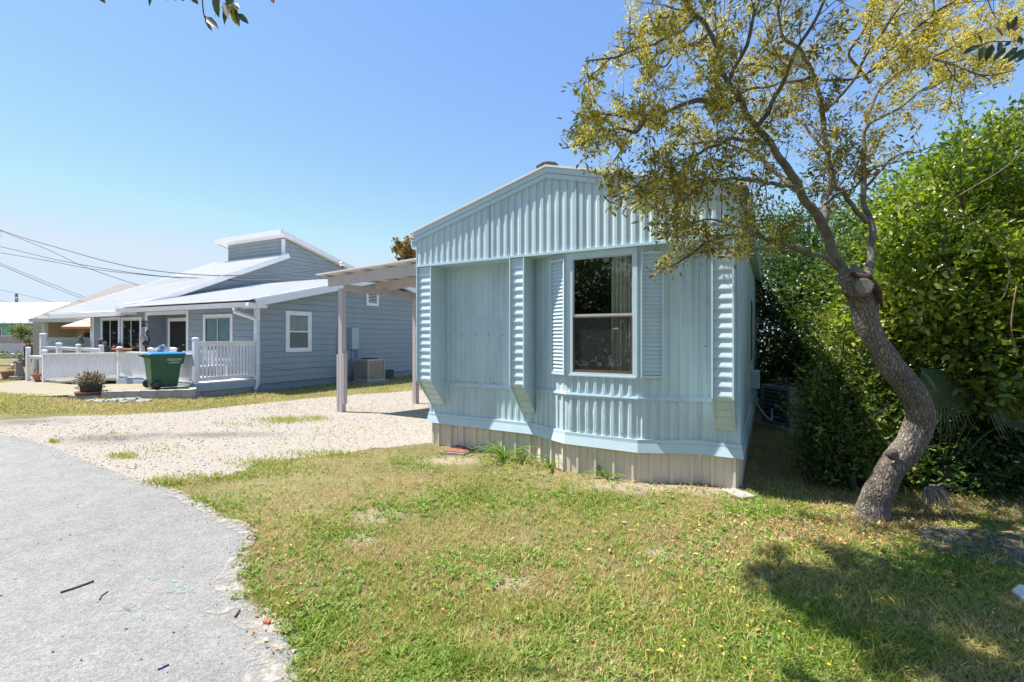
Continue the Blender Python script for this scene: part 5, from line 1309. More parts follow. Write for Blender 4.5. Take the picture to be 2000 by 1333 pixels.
v2, f2 = leaves_np(np.array(p_), np.array(a_), np.array([[0, -1, .25]] * len(p_)) + rng.normal(0, .3, (len(p_), 3)), np.array(l_), np.array(w_))
M_ov = leafmat('overhead_leaves', [(0, (.25, .06, .03)), (.2, (.09, .075, .03)), (.4, (.055, .075, .025)), (.6, (.05, .10, .03)), (.9, (.22, .25, .03)), (1, (.6, .42, .03))], .35, .4, .4)
np_build('foliage', np.concatenate([v1, v2]), np.concatenate([f1, f2 + len(v1)]), M_ov, ov, tone=np.concatenate([np.repeat(t1, 6), np.repeat(np.array(t_), 6)]))
# brown leaved tree behind the carport, bare tree behind the cottage roof, palm at the left edge
def smalltree(name, label, base, crown, r, m, n, ll, lw, trunk=.12):
    root = thing(name, label, 'tree', base); T_ = Tree(); b = Vector(base); c = Vector(crown)
    mb = MB(); mb.tube(catmull([b, b.lerp(c, .5) + Vector((.1, 0, 0)), c], 5), [lerp(trunk, trunk * .4, i / 10) for i in range(11)], 8, True, .1); mb.build('trunk', M_branch, root)
    for i in range(n):
        d = Vector(rng.normal(size=3)); d.z = abs(d.z) * .8; d.normalize(); st = b.lerp(c, random.uniform(.55, 1)); e = c + Vector((d.x * r[0], d.y * r[1], d.z * r[2])) * random.uniform(.6, 1)
        T_.grow(catmull([st, st.lerp(e, .5) + Vector(rng.normal(size=3)) * .15, e], 5), trunk * .3, .01, .3, None, .22, (.35, .9), 5, .008)
    T_.limb.build('limb', M_branch, root, recalc=False); T_.twig.build('twig', M_twig, root, recalc=False)
    if m:
        lp = np.array([tuple(p) for p, d in T_.leafpos]); lp = np.repeat(lp, 2, 0) + rng.normal(0, .05, (len(lp) * 2, 3)); k = len(lp)
        v, f = leaves_np(lp, rnd_dirs(k), rnd_dirs(k) + np.array([0, 0, .4]), rng.uniform(ll * .6, ll * 1.2, k), rng.uniform(lw * .7, lw * 1.2, k)); np_build('foliage', v, f, m, root, tone=np.repeat(rng.random(k), 6))
    return root
M_brl = leafmat('brown_leaves', [(0, (.10, .06, .02)), (.5, (.20, .13, .035)), (1, (.30, .21, .06))], .4)
bt = P(825, 500, 24); smalltree('brown_leaved_tree', 'brown leaved tree behind the carport roof', (bt.x, 24, 0), (bt.x, 24, bt.z - .5), (1.5, 1.3, 1.6), M_brl, 26, .14, .09, .16)
bt = P(275, 566, 34); smalltree('bare_tree', 'leafless tree showing just above the cottage roof', (bt.x, 34, 0), (bt.x, 34, bt.z - .6), (1.6, 1.3, 1.1), None, 14, 0, 0, .14)
M_lg = leafmat('pale_green_leaves', [(0, (.12, .16, .05)), (1, (.26, .30, .12))], .35)
bt = P(56, 650, 29); smalltree('young_tree', 'small pale green tree behind the pink and white fence', (bt.x, 29, 0), (bt.x, 29, bt.z - .2), (.75, .6, .75), M_lg, 9, .12, .05, .05)
pm = thing('palm_tree', 'palm with drooping green fronds at the left edge of the sky', 'palm', (P(-95, 700, 26).x, 26, 0))
pt = P(-92, 440, 26); m = MB(); m.tube([(pm.location.x, 26, 0), (pt.x - .1, 26, pt.z * .5), tuple(pt)], [.18, .15, .13], 10, True, .1); m.build('trunk', M_branch, pm)
for i in range(16):
    a = i * .393; d = Vector((math.cos(a), math.sin(a), random.uniform(-.1, .6))); m = MB(); c = pt + Vector((0, 0, .1))
    sp = catmull([c, c + d * .9 + Vector((0, 0, .25)), c + d * 1.7 + Vector((0, 0, -.25))], 6); m.tube(sp, .02, 4)
    for j in range(2, len(sp)):
        s = Vector((-d.y, d.x, 0)).normalized()
        for sg in (-1, 1):
            for q in (0, .5):
                b_ = sp[j - 1].lerp(sp[j], q); e = b_ + (s * sg * .8 + d * .5 + Vector((0, 0, -.35))).normalized() * .5; w = Vector((0, 0, .02)); m.add([b_ - w, b_ + w, e], [(0, 1, 2)])
    m.build('frond', M_palm, pm, recalc=False)
# trees beyond the lane, seen only as reflections in the bay window
for i, (x, y, h, lab) in enumerate(((-9, -9, 6.5, 'round leafy tree across the lane, mirrored in the left of the bay window'), (-4.5, -11, 5.5, 'leafy tree across the lane, mirrored in the middle of the bay window'), (-13.5, -6, 6, 'leafy tree furthest along the lane, mirrored in the bay window'), (.5, -12, 5, 'lowest leafy tree across the lane, mirrored in the right of the bay window'), (-31, 8, 7, 'tall leafy tree far up the lane, mirrored in the cottage window by the door'), (-33, 14, 6.5, 'leafy tree far up the lane, mirrored in the middle cottage window'), (-34, 20, 7, 'leafy tree furthest up the lane, mirrored in the leftmost cottage window'))):
    shrub('roadside_tree', lab, 'tree', (x, y, 0), [(Vector((x, y, h * .55)), (2.6, 2.6, h * .45), 2), (Vector((x + 1.2, y - 1.2, h * .35)), (2.2, 2.2, h * .33), 1), (Vector((x - 1.2, y + 1.2, h * .35)), (2.2, 2.2, h * .33), 1)], 900, 12, .36, .20, M_dkleaf, 5, 'roadside trees across the lane', clusr=.28, edgemin=.4)
# ================================================================== YARD IN FRONT OF THE COTTAGE
YZ = .31
def GY(u, v): return G(u, v, YZ)
wr = Vector((-7.62, 10.86, 0)); wl = Vector((-9.74, 10.86, 0))
wd = (wl - wr); wlen = wd.length; wd.normalize(); wn = Vector((0, -1, 0))
M_dirt = mat('sandy_yard_soil', (.34, .29, .24), .95, .22, 1.6, .6, 40, c2=(.27, .245, .15), dirt=((.20, .19, .075), 2.2, .52))
g = 24; m = MB(); vs = []
ptsA = [Vector((-7.70, 10.94, 0)), Vector((-8.6, 10.94, 0)), Vector((-9.76, 10.94, 0)), Vector((-11.5, 11.16, 0)), Vector((-14, 12.42, 0)), Vector((-18, 14.82, 0))]
ptsB = [F(.16, -DB + .02, 0), F(aE * .9, -.5, 0), F(aE + 1.2, -.5, 0), F(aR - 2, -.5, 0), F(aR - 1, -.5, 0), F(aR + 2, -.5, 0)]
za = [YZ, .30, .27, .14, .06, .012]; zb_ = [YZ, YZ - .02, .22, .10, .04, .008]
A = catmull(ptsA, 4); B = catmull(ptsB, 4); n = len(A)
for i in range(n):
    s = i / (n - 1) * (len(za) - 1); k = min(int(s), len(za) - 2); q = s - k
    z0 = lerp(za[k], za[k + 1], q); z1 = lerp(zb_[k], zb_[k + 1], q)
    for j in range(9):
        t = j / 8; p = A[i].lerp(B[i], t); vs.append((p.x, p.y, lerp(z0, z1, t) + .018 * noise.noise(Vector((p.x * 1.5, p.y * 1.5, 0)))))
m.add(vs, [(i * 9 + j, (i + 1) * 9 + j, (i + 1) * 9 + j + 1, i * 9 + j + 1) for i in range(n - 1) for j in range(8)], True)
tag(m.build('yard_soil', M_dirt, recalc=False), 'sandy yard soil between the low block wall and the ramp', 'soil', kind='structure')
# low block wall
rw = thing('retaining_wall', 'low grey concrete block wall edging the yard beside the porch', 'low wall', wl)
m = MB(); x = 0
while x < wlen - .05:
    l = min(.40, wlen - x); h0 = lerp(YZ + .03, .285, x / wlen)
    for z0, z1, sh in ((-.1, h0 * .48, 0), (h0 * .48 + .004, h0, .003)):
        a = wr + wd * (x + .003); b = wr + wd * (x + l - .003); d = wn * (.075 + sh); e = -wn * .11
        m.hexa([a + e + Vector((0, 0, z0)), b + e + Vector((0, 0, z0)), b + d + Vector((0, 0, z0)), a + d + Vector((0, 0, z0)), a + e + Vector((0, 0, z1)), b + e + Vector((0, 0, z1)), b + d + Vector((0, 0, z1)), a + d + Vector((0, 0, z1))])
    x += l
ce = F(-.05, -DB - .05, 0); rd = (ce - wr); rd.z = 0; rl = rd.length; rd.normalize(); rn = Vector((rd.y, -rd.x, 0))
for z0, z1 in ((-.1, .165), (.169, YZ + .03)):
    for x0, x1 in ((.0, rl * .48), (rl * .48 + .006, rl)):
        a = wr + rd * (x0 + .09); b = wr + rd * x1
        m.hexa([p + q + Vector((0, 0, z)) for z in (z0, z1) for p, q in ((a, -rn * .07), (b, -rn * .07), (b, rn * .07), (a, rn * .07))])
m.build('block_course', M_conc, rw)
# stones along the wall's foot
rocks = [(197, 778, .13, .05), (213, 776, .08, .05), (222, 776, .09, .07), (232, 776, .12, .08), (246, 777, .16, .08), (260, 774, .11, .1), (268, 773, .10, .1), (281, 777, .18, .06), (178, 775, .08, .05)]
for i, (u, v, r, h) in enumerate(rocks):
    c = P(u, 660, 10.55); c.z = float(bankz(np.array([c.x]), np.array([c.y]))[0]) + .005; bm = bmesh.new(); bmesh.ops.create_icosphere(bm, subdivisions=2, radius=1)
    for q in bm.verts:
        k = 1 + .35 * noise.noise(q.co * 1.6 + Vector((i * 5, 0, 0))); q.co = Vector((q.co.x * r * k * 1.1, q.co.y * r * k * .8, max(-.02, q.co.z * h * k)))
    me = bpy.data.meshes.new('rock'); bm.to_mesh(me); bm.free(); me.materials.append(M_conc); o = bpy.data.objects.new('rock', me); COL.objects.link(o); o.location = c; o.rotation_euler.z = i * 1.3
    tag(o, 'small grey rock lying in the row along the foot of the low block wall', 'rock', 'rocks along the foot of the block wall')
# planter with a dry shrub on the wall's left end
def pot(name, label, u, v, z, w_top, w_bot, h, m_, plant=None, sy=1.0, group=None):
    c = G(u, v, z); root = thing(name, label, 'planter', c, group)
    mb = MB(); mb.lathe(c, [(w_bot * .95, 0), (w_bot, .01), (w_top * .96, h * .8), (w_top * 1.06, h * .82), (w_top * 1.08, h), (w_top * .93, h), (w_top * .9, h * .85), (0, h * .84)], 24, 1, sy); mb.build('pot', m_, root)
    return root, c
pl, c = pot('planter', 'dark pot of dry succulent stems in a red saucer ending the block wall', 178, 770, .21, .22, .19, .27, mat('dark_grey_pot', (.07, .07, .065), .8, .2, 6))
m = MB(); m.lathe(c, [(.25, -.0), (.29, .005), (.31, .07), (.285, .07), (.27, .02), (0, .02)], 24); m.build('saucer', mat('dusty_red_saucer', (.22, .09, .075), .8, .2, 6), pl)
m = MB(); m.beam(c + Vector((-.33, 0, -.1)), c + Vector((.33, .0, -.1)), .5, .18); m.build('plinth', M_conc, pl)
def tuft(parent, c, n, h, spread, m, ll, lw, droop=0):
    d = rnd_dirs(n); d[:, 2] = np.abs(d[:, 2]); pos = np.array(c)[None] + d * np.array([spread, spread, h]) * rng.uniform(.3, 1, (n, 1))
    v, f = leaves_np(pos, nrm(d + rnd_dirs(n) * .6 + np.array([0, 0, -droop])), rnd_dirs(n), rng.uniform(ll * .6, ll * 1.3, n), rng.uniform(lw * .7, lw * 1.3, n))
    np_build('foliage', v, f, m, parent, tone=np.repeat(rng.random(n), 6))
M_drys = leafmat('dry_succulent', [(0, (.10, .075, .04)), (.4, (.22, .15, .08)), (.7, (.17, .17, .08)), (1, (.30, .22, .13))], .2)
tuft(pl, c + Vector((0, 0, .26)), 420, .26, .30, M_drys, .09, .028); tuft(pl, c + Vector((0, 0, .12)), 260, .16, .27, M_drys, .07, .025)
m = MB()
for e in ((-.1, .0, .62), (.12, .05, .58), (.28, -.05, .5), (-.25, .05, .5)): m.tube([c + Vector((0, 0, .2)), c + Vector(e)], .006, 4)
m.build('stem', M_twig, pl)
pl2, c = pot('planter', 'flared terracotta pot with dry grass and a small statue before the ramp post', 82, 745, .03, .27, .17, .28, M_terra); tuft(pl2, c + Vector((-.08, 0, .26)), 160, .22, .2, M_drys, .12, .01)
pl3, c = pot('planter', 'round terracotta bowl on a saucer with a bare stem, left of the angel statue', 21, 740, .02, .27, .21, .30, mat('dusky_terracotta', (.28, .14, .11), .8, .15, 6)); tuft(pl3, c + Vector((.06, 0, .28)), 60, .28, .12, M_drys, .09, .02)
m = MB(); m.lathe(c, [(.22, 0), (.3, .01), (.32, .045), (.29, .045), (0, .02)], 24); m.build('saucer', M_conc, pl3)
m = MB(); c2 = c + Vector((.08, 0, .42)); m.tube([c + Vector((.08, 0, .25)), c2], .012, 5); m.lathe(c2, [(0, 0), (.06, .03), (.07, .08), (.04, .12), (0, .13)], 10); m.build('bird_ornament', mat('pale_ornament', (.5, .46, .44), .6, .15, 6), pl3)
# angel statue
ab = G(38.5, 741, .02); st = thing('angel_statue', 'grey stone angel statue with raised wings on a square block by the ramp', 'statue', ab)
m = MB(); m.box(-.22, .22, -.17, .17, 0, .12, lambda x, y, z: ab + Vector((x, y, z))); m.build('base', M_conc, st, bevel=.012)
m = MB(); m.lathe(ab + Vector((0, 0, .12)), [(.155, 0), (.16, .03), (.13, .16), (.105, .30), (.095, .40), (.115, .47), (.125, .54), (.11, .60), (.05, .645), (.042, .67), (.062, .70), (.075, .75), (.07, .80), (.04, .835), (0, .845)], 18, 1, .85)
for sg in (-1, 1): m.tube(catmull([ab + Vector((sg * .115, -.02, .69)), ab + Vector((sg * .13, -.09, .60)), ab + Vector((sg * .03, -.14, .66))], 4), [.038] * 4 + [.03] * 5, 8)
m.build('figure', M_stone, st)
for sg in (-1, 1):
    m = MB(); pr = [(.03, .50), (.10, .42), (.16, .52), (.20, .68), (.215, .88), (.17, .98), (.12, .90), (.09, .78), (.05, .72)]
    m.prism([ab + Vector((sg * x, .07 + x * .15, z)) for x, z in pr], (0, .035, 0)); m.build('wing', M_stone, st, bevel=.01)
sb = G(75.5, 741, .30) ; sb = G(82, 745, .03) + Vector((-.10, .02, .26)); cs_ = thing('garden_statue', 'small weathered child statue standing in the flared terracotta pot', 'statue', sb)
m = MB(); m.lathe(sb, [(.07, 0), (.075, .05), (.06, .16), (.085, .24), (.095, .31), (.07, .36), (.03, .385), (.03, .40), (.055, .42), (.065, .47), (.05, .52), (0, .54)], 14, 1, .8)
for sg in (-1, 1): m.tube([sb + Vector((sg * .09, 0, .33)), sb + Vector((sg * .10, -.04, .25)), sb + Vector((sg * .03, -.08, .27))], [.026, .024, .018], 7)
m.build('figure', M_stone, cs_)
# ------------------------------------------------------------------ wheeled bin
bn_c = P(316, 700, 11.42); bn_c.z = YZ + .005; bx = Vector((.62, .78, 0)).normalized(); by = Vector((-bx.y, bx.x, 0))
bin_ = thing('wheeled_bin', 'green wheeled rubbish bin with a blue lid and white lettering in front of the porch', 'rubbish bin', bn_c)
def B_(x, y, z): return bn_c + bx * x + by * y + Vector((0, 0, z))
SB = .90
M_bing = mat('green_bin_plastic', (.008, .085, .038), .42, .12, 3, .05, 60)
M_binb = mat('blue_bin_lid', (.01, .21, .47), .4, .1, 3)
def ringbin(x0, x1, y, z): return [B_(x0 * SB, -y * SB, z * SB), B_(x1 * SB, -y * SB, z * SB), B_(x1 * SB, y * SB, z * SB), B_(x0 * SB, y * SB, z * SB)]
rings = [(-.28, .30, .24, .03), (-.29, .335, .26, .30), (-.31, .36, .28, .56), (-.315, .375, .285, .66), (-.32, .42, .31, .665), (-.33, .455, .32, .86), (-.335, .47, .325, .93)]
m = MB(); vs = []
for r in rings: vs += ringbin(*r)
m.add(vs, [(3, 2, 1, 0)] + [(i * 4 + j, i * 4 + (j + 1) % 4, (i + 1) * 4 + (j + 1) % 4, (i + 1) * 4 + j) for i in range(len(rings) - 1) for j in range(4)])
m.build('body', M_bing, bin_, bevel=.025)
m = MB()
rl = [(-.36, .49, .335, .932), (-.36, .49, .335, .955), (-.30, .44, .30, .985), (-.2, .32, .2, .995)]; vs = []
for r in rl: vs += ringbin(*r)
m.add(vs, [(3, 2, 1, 0), (12, 13, 14, 15)] + [(i * 4 + j, i * 4 + (j + 1) % 4, (i + 1) * 4 + (j + 1) % 4, (i + 1) * 4 + j) for i in range(3) for j in range(4)])
m.build('lid', M_binb, bin_, bevel=.012)
m = MB()
for sg in (-1, 1): m.tube(catmull([B_(-.34 * SB, sg * .22 * SB, .86 * SB), B_(-.42 * SB, sg * .22 * SB, .90 * SB), B_(-.47 * SB, sg * .20 * SB, .925 * SB)], 4), .018, 8)
m.tube([B_(-.47 * SB, -.22 * SB, .925 * SB), B_(-.47 * SB, .22 * SB, .925 * SB)], .02, 10); m.build('handle', M_bing, bin_)
for sg in (-1, 1):
    m = MB()
    cx, cz, r = -.20 * SB if sg < 0 else -.24 * SB, .125 * SB, .125 * SB
    prof = [(r * .55, -.035), (r * .95, -.035), (r, -.02), (r, .02), (r * .95, .035), (r * .55, .035)]; vs = []
    yc = sg * .285 * SB
    for rr, yy in prof:
        for j in range(20):
            a = j * math.pi / 10; vs.append(B_(cx + rr * math.cos(a), yc + yy, cz + rr * math.sin(a)))
    m.add(vs, [(i * 20 + j, i * 20 + (j + 1) % 20, (i + 1) * 20 + (j + 1) % 20, (i + 1) * 20 + j) for i in range(5) for j in range(20)], True); w = m.build('wheel', M_black, bin_)
    m = MB(); vs = []
    for yy in (-.025, .025):
        for j in range(20):
            a = j * math.pi / 10; vs.append(B_(cx + r * .56 * math.cos(a), yc + yy, cz + r * .56 * math.sin(a)))
    m.add(vs, [tuple(range(20)), tuple(range(20, 40))] + [(j, (j + 1) % 20, 20 + (j + 1) % 20, 20 + j) for j in range(20)]); m.build('hub', mat('dark_grey_plastic', (.05, .05, .055), .5, .1, 5), w)
m = MB(); m.tube([B_(-.22 * SB, -.3 * SB, .125 * SB), B_(-.22 * SB, .3 * SB, .125 * SB)], .012, 8); m.build('axle', M_alu, bin_)
M_let = mat('white_lettering', (.75, .8, .78), .6, .05, 5)
fc = B_(.205 * SB, -.326 * SB, .80 * SB); tilt = Vector((0, 0, 1)) * 1 + (-by) * .03
text_mesh('WASTE PRO', .056, M_let, bin_, frame(fc - by * .0, bx, tilt), .004, 'lettering', 1.0)
m = MB()
for zz, x0, x1 in ((.755, .05, .36), (.715, .11, .30), (.692, .07, .345)):
    y = -.325 * SB
    k = x0
    while k < x1:
        l = random.uniform(.012, .03); m.box(k * SB, min(k + l, x1) * SB, y, y + .006, zz * SB, (zz + .010) * SB, B_); k += l + .008
m.build('small_print', M_let, bin_)
# dark bin with a pink lid behind the ramp
pb = G(69, 706); pbin = thing('dark_bin', 'black wheeled bin with a pink lid standing by the pale boundary wall', 'rubbish bin', pb)
def PB(x, y, z): return pb + Vector((x, y, z))
m = MB(); k_ = pb.y / 29
vs = []
for w, z in ((.36, .05), (.42, .9), (.44, 1.0)): vs += [PB(-w, -.35, z), PB(w, -.35, z), PB(w, .35, z), PB(-w, .35, z)]
m.add(vs, [(3, 2, 1, 0), (8, 9, 10, 11)] + [(i * 4 + j, i * 4 + (j + 1) % 4, (i + 1) * 4 + (j + 1) % 4, (i + 1) * 4 + j) for i in range(2) for j in range(4)]); m.build('body', mat('black_bin_plastic', (.03, .035, .045), .5, .1, 3), pbin, bevel=.03)
m = MB(); m.hexa([PB(-.47, -.39, 1.0), PB(.47, -.39, 1.0), PB(.47, .39, 1.0), PB(-.47, .39, 1.0), PB(-.40, -.33, 1.1), PB(.40, -.33, 1.1), PB(.40, .33, 1.1), PB(-.40, .33, 1.1)]); m.build('lid', mat('pink_bin_lid', (.55, .10, .28), .5, .1, 3), pbin)
# ------------------------------------------------------------------ porch furniture
def on_deck(u, b, z=DZ): return F(a_on(u, b), b, z)
wc = on_deck(210, -.45); ch = thing('wicker_chair', 'dark brown wicker chair on the porch below the left windows', 'chair', wc)
M_wick = mat('brown_wicker', (.10, .075, .06), .8, .25, 30, .5, 80)
cb = lambda x, y, z: wc + fdv * -x + sdv * y + Vector((0, 0, z))
m = MB(); m.box(-.3, .3, -.3, .28, .36, .44, cb); m.build('seat', M_wick, ch, bevel=.02)
m = MB(); vs = []
for i in range(13):
    a = math.pi * i / 12; x = .34 * math.cos(a); y = .05 + .27 * math.sin(a); h = .62 + .38 * math.sin(a); vs += [cb(x, y, .40), cb(x, y * 1.1, h)]
m.add(vs, [(2 * i, 2 * i + 1, 2 * i + 3, 2 * i + 2) for i in range(12)], True); m.build('backrest', M_wick, ch, recalc=False)
for x, y in ((-.27, -.27), (.27, -.27), (-.27, .25), (.27, .25)): m = MB(); m.tube([cb(x, y, 0), cb(x, y, .37)], .022, 7); m.build('leg', M_wick, ch)
cc = on_deck(322, -.35); cu = thing('cushioned_chair', 'porch chair piled with pale and blue cushions beside the front door', 'chair', cc)
cb2 = lambda x, y, z: cc + fdv * -x + sdv * y + Vector((0, 0, z))
m = MB(); m.box(-.3, .3, -.3, .3, .38, .46, cb2); m.build('seat', M_wick, cu, bevel=.02)
m = MB(); m.box(-.3, .3, .26, .31, .46, .88, cb2); m.build('backrest', M_wick, cu, bevel=.02)
for x, y in ((-.27, -.27), (.27, -.27), (-.27, .27), (.27, .27)): m = MB(); m.tube([cb2(x, y, 0), cb2(x, y, .38)], .02, 7); m.build('leg', M_wick, cu)
for i, (x, y, z, c_, nm) in enumerate(((-.22, .02, .72, (.62, .64, .66), 'pale_cushion_cloth'), (-.08, -.02, .66, (.12, .22, .42), 'blue_cushion_cloth'), (.17, .05, .66, (.58, .60, .62), 'pale_grey_cushion_cloth'))):
    o = cb2(x, y, z - .18); root = MB(); bm = bmesh.new(); bmesh.ops.create_icosphere(bm, subdivisions=3, radius=1)
    for q in bm.verts: q.co = Vector((math.copysign(abs(q.co.x) ** .6, q.co.x) * .2, q.co.y * .075, math.copysign(abs(q.co.z) ** .6, q.co.z) * .2))
    bm.transform(Matrix.Rotation((-.5, .3, .2)[i], 4, 'Y')); me = bpy.data.meshes.new('cushion'); bm.to_mesh(me); bm.free(); me.materials.append(mat(nm, c_, .9, .1, 5))
    for p_ in me.polygons: p_.use_smooth = True
    ob = bpy.data.objects.new('cushion', me); COL.objects.link(ob); ob.location = o + Vector((0, 0, .2)); tag(ob, ('tilted pale cushion leftmost on the porch chair by the door', 'blue cushion in the middle of the porch chair by the door', 'pale grey cushion rightmost on the porch chair by the door')[i], 'cushion')
# white bench behind the tall railing
bc = F(.75, -1.0, DZ); be_ = thing('white_bench', 'small white slatted bench behind the tall porch railing', 'bench', bc)
bb = lambda x, y, z: bc + sdv * x + fdv * y + Vector((0, 0, z))
m = MB()
for q in range(4): m.box(-.45, .45, -.18 + q * .1, -.10 + q * .1, .38, .41, bb)
m.build('seat', M_white, be_)
m = MB()
for q in range(8): m.box(-.44 + q * .12, -.40 + q * .12, .22, .25, .41, .76, bb)
m.box(-.46, .46, .215, .255, .76, .82, bb); m.build('backrest', M_white, be_)
for x, y in ((-.42, -.17), (.42, -.17), (-.42, .2), (.42, .2)): m = MB(); m.box(x - .025, x + .025, y - .025, y + .025, 0, .38, bb); m.build('leg', M_white, be_)
# metal flamingo on the wall, lanterns and pots on the rail
fa = a_on(287, -.06); fo = F(fa, -.06, zat(668, F(fa, 0, 0))); fl = MB()
fq = lambda x, z: fo - fdv * x + Vector((0, 0, z))
fl.tube(catmull([fq(.10, .33), fq(.02, .38), fq(-.03, .30), fq(.04, .20), fq(.12, .10), fq(.10, .02), fq(.0, .0)], 5), [.022] * 20 + [.03] * 11, 7)
fl.lathe(fq(-.1, -.08), [(0, -.08), (.10, -.04), (.12, .04), (.05, .1), (0, .11)], 12, 1, .4)
fl.tube([fq(-.1, -.15), fq(-.06, -.32), fq(-.12, -.45)], .015, 6); fl.tube([fq(-.05, -.15), fq(.0, -.30), fq(-.06, -.45)], .015, 6)
tag(fl.build('flamingo_ornament', M_black, origin=fo), 'dark metal wading bird ornament hanging on the wall beside the entry', 'ornament')
ho = F(fa + .22, -.07, zat(663, F(fa, 0, 0))); hm = MB(); hm.lathe(ho, [(.03, -.42), (.07, -.3), (.04, -.12), (.09, -.10), (.13, 0), (.08, .1), (0, .13)], 14); tag(hm.build('shell_wind_chime', mat('pale_shell_cluster', (.5, .42, .36), .7, .3, 20, .5, 40), origin=ho), 'pale shell hanging cluster beside the dark bird ornament', 'ornament')
def rail_item(name, label, u, b, z, prof, m_, cat):
    o = F(a_on(u, b), b, z); mb = MB(); mb.lathe(o, prof, 14); return tag(mb.build(name, m_, origin=o), label, cat)
M_redl = mat('dark_red_lantern', (.16, .05, .04), .5, .3, 10)
rail_item('lantern', 'small red brown lantern on the post where the ramp rails meet', 195.5, bF, 1.335, [(.07, 0), (.075, .02), (.05, .03), (.06, .1), (.075, .11), (.03, .16), (.01, .2), (0, .2)], M_redl, 'lantern')
rail_item('lantern', 'dark green and grey lantern on the ramp rail post before the porch end railing', 157, bF - .02, 1.345, [(.09, 0), (.1, .03), (.09, .14), (.05, .2), (.06, .24), (.02, .28), (0, .3)], mat('grey_green_lantern', (.10, .12, .09), .6, .3, 10), 'lantern')
rail_item('flower_pot', 'small dark red pot on the porch before the left windows', 223, -1.2, 1.0, [(.05, 0), (.09, .08), (.1, .16), (.05, .22), (.035, .3), (0, .31)], mat('maroon_glaze', (.14, .02, .04), .4, .2, 8), 'pot')
rail_item('bowl', 'wide shallow clay bowl set on the front rail of the porch', 240, -DB, zr + .01, [(.08, 0), (.2, .03), (.26, .07), (.24, .075), (0, .04)], mat('clay_bowl', (.36, .20, .13), .7, .15, 8), 'bowl')
# ------------------------------------------------------------------ air conditioners
def ac(name, label, c, ax, w, d, h, cb_, cg, pad):
    root = thing(name, label, 'air conditioner', c); ay = Vector((-ax.y, ax.x, 0)); Q = lambda x, y, z: c + ax * x + ay * y + Vector((0, 0, z))
    m = MB(); m.box(-w / 2 - .08, w / 2 + .08, -d / 2 - .08, d / 2 + .08, -.05, .05, Q); m.build('pad', M_conc, root)
    m = MB(); m.box(-w / 2 + .025, w / 2 - .025, -d / 2 + .025, d / 2 - .025, .055, h - .05, Q); m.build('coil', cg, root)
    m = MB(); m.box(-w / 2, w / 2, -d / 2, d / 2, h - .07, h, Q); m.box(-w / 2, w / 2, -d / 2, d / 2, .051, .12, Q)
    for x, y in ((-1, -1), (1, -1), (-1, 1), (1, 1)): m.box(x * w / 2 - (.05 if x > 0 else 0), x * w / 2 + (.05 if x < 0 else 0), y * d / 2 - (.05 if y > 0 else 0), y * d / 2 + (.05 if y < 0 else 0), .12, h - .07, Q)
    m.build('cabinet', cb_, root, bevel=.012)
    m = MB(); k = .17
    while k < h - .1:
        m.box(-w / 2 - .004, w / 2 + .004, -d / 2 - .004, d / 2 + .004, k, k + .012, Q); k += .075
    m.build('guard_wire', cb_, root)
    m = MB(); m.lathe(c + Vector((0, 0, h + .001)), [(.02, .02), (w * .36, .02), (w * .4, .0)], 24); m.build('fan_grille', M_black, root); return root, Q
M_beig = mat('beige_cabinet_metal', (.40, .35, .29), .5, .08, 3); M_beid = mat('brown_shadowed_coil', (.30, .26, .22), .7, .15, 6)
q = b_on(722, -.62); a1c, Q = ac('air_conditioner', 'beige slatted air conditioner beside the blue grey cottage wall', F(-.62, q, 0), sdv, .80, .70, .82, M_beig, M_beid, 1)
m = MB(); m.box(-.30, -.22, .353, .362, .64, .69, Q); m.box(-.353 - .05, -.353, -.1, .0, .62, .69, Q) if False else None
m.build('badge', mat('white_blue_badge', (.5, .52, .65), .5, .1, 30), a1c)
q = b_on(757, -.2); m = MB(); m.box(-.18, -.012, q - .2, q + .35, .0, .32, F); 
tag(m.build('crawl_space_hatch', mat('dark_blue_grey_panel', (.05, .06, .075), .8, .2, 4), origin=F(-.1, q, 0)), 'dark hatch box against the cottage foundation right of the beige air conditioner', 'hatch')
c2 = G(1512, 842); c2 = (G(1512, 842) + G(1592, 842)) / 2 + Vector((.15, .35, 0))
M_acg = mat('dark_grey_cabinet_metal', (.16, .185, .205), .5, .1, 3); M_acd = mat('dark_coil', (.05, .058, .066), .6, .2, 8)
a2c, Q = ac('air_conditioner', 'dark grey air conditioner between the mobile home and the hedge', c2, Vector((.97, .24, 0)).normalized(), .70, .62, .74, M_acg, M_acd, 1)
m = MB(); m.box(-.352, -.15, -.316, -.306, .10, .70, Q); m.build('service_panel', M_acg, a2c)
m = MB(); m.box(-.33, -.19, -.322, -.316, .46, .56, Q); m.box(-.31, -.22, -.322, -.316, .26, .36, Q); m.build('label_plate', mat('pale_label', (.32, .32, .31), .6, .2, 14), a2c)
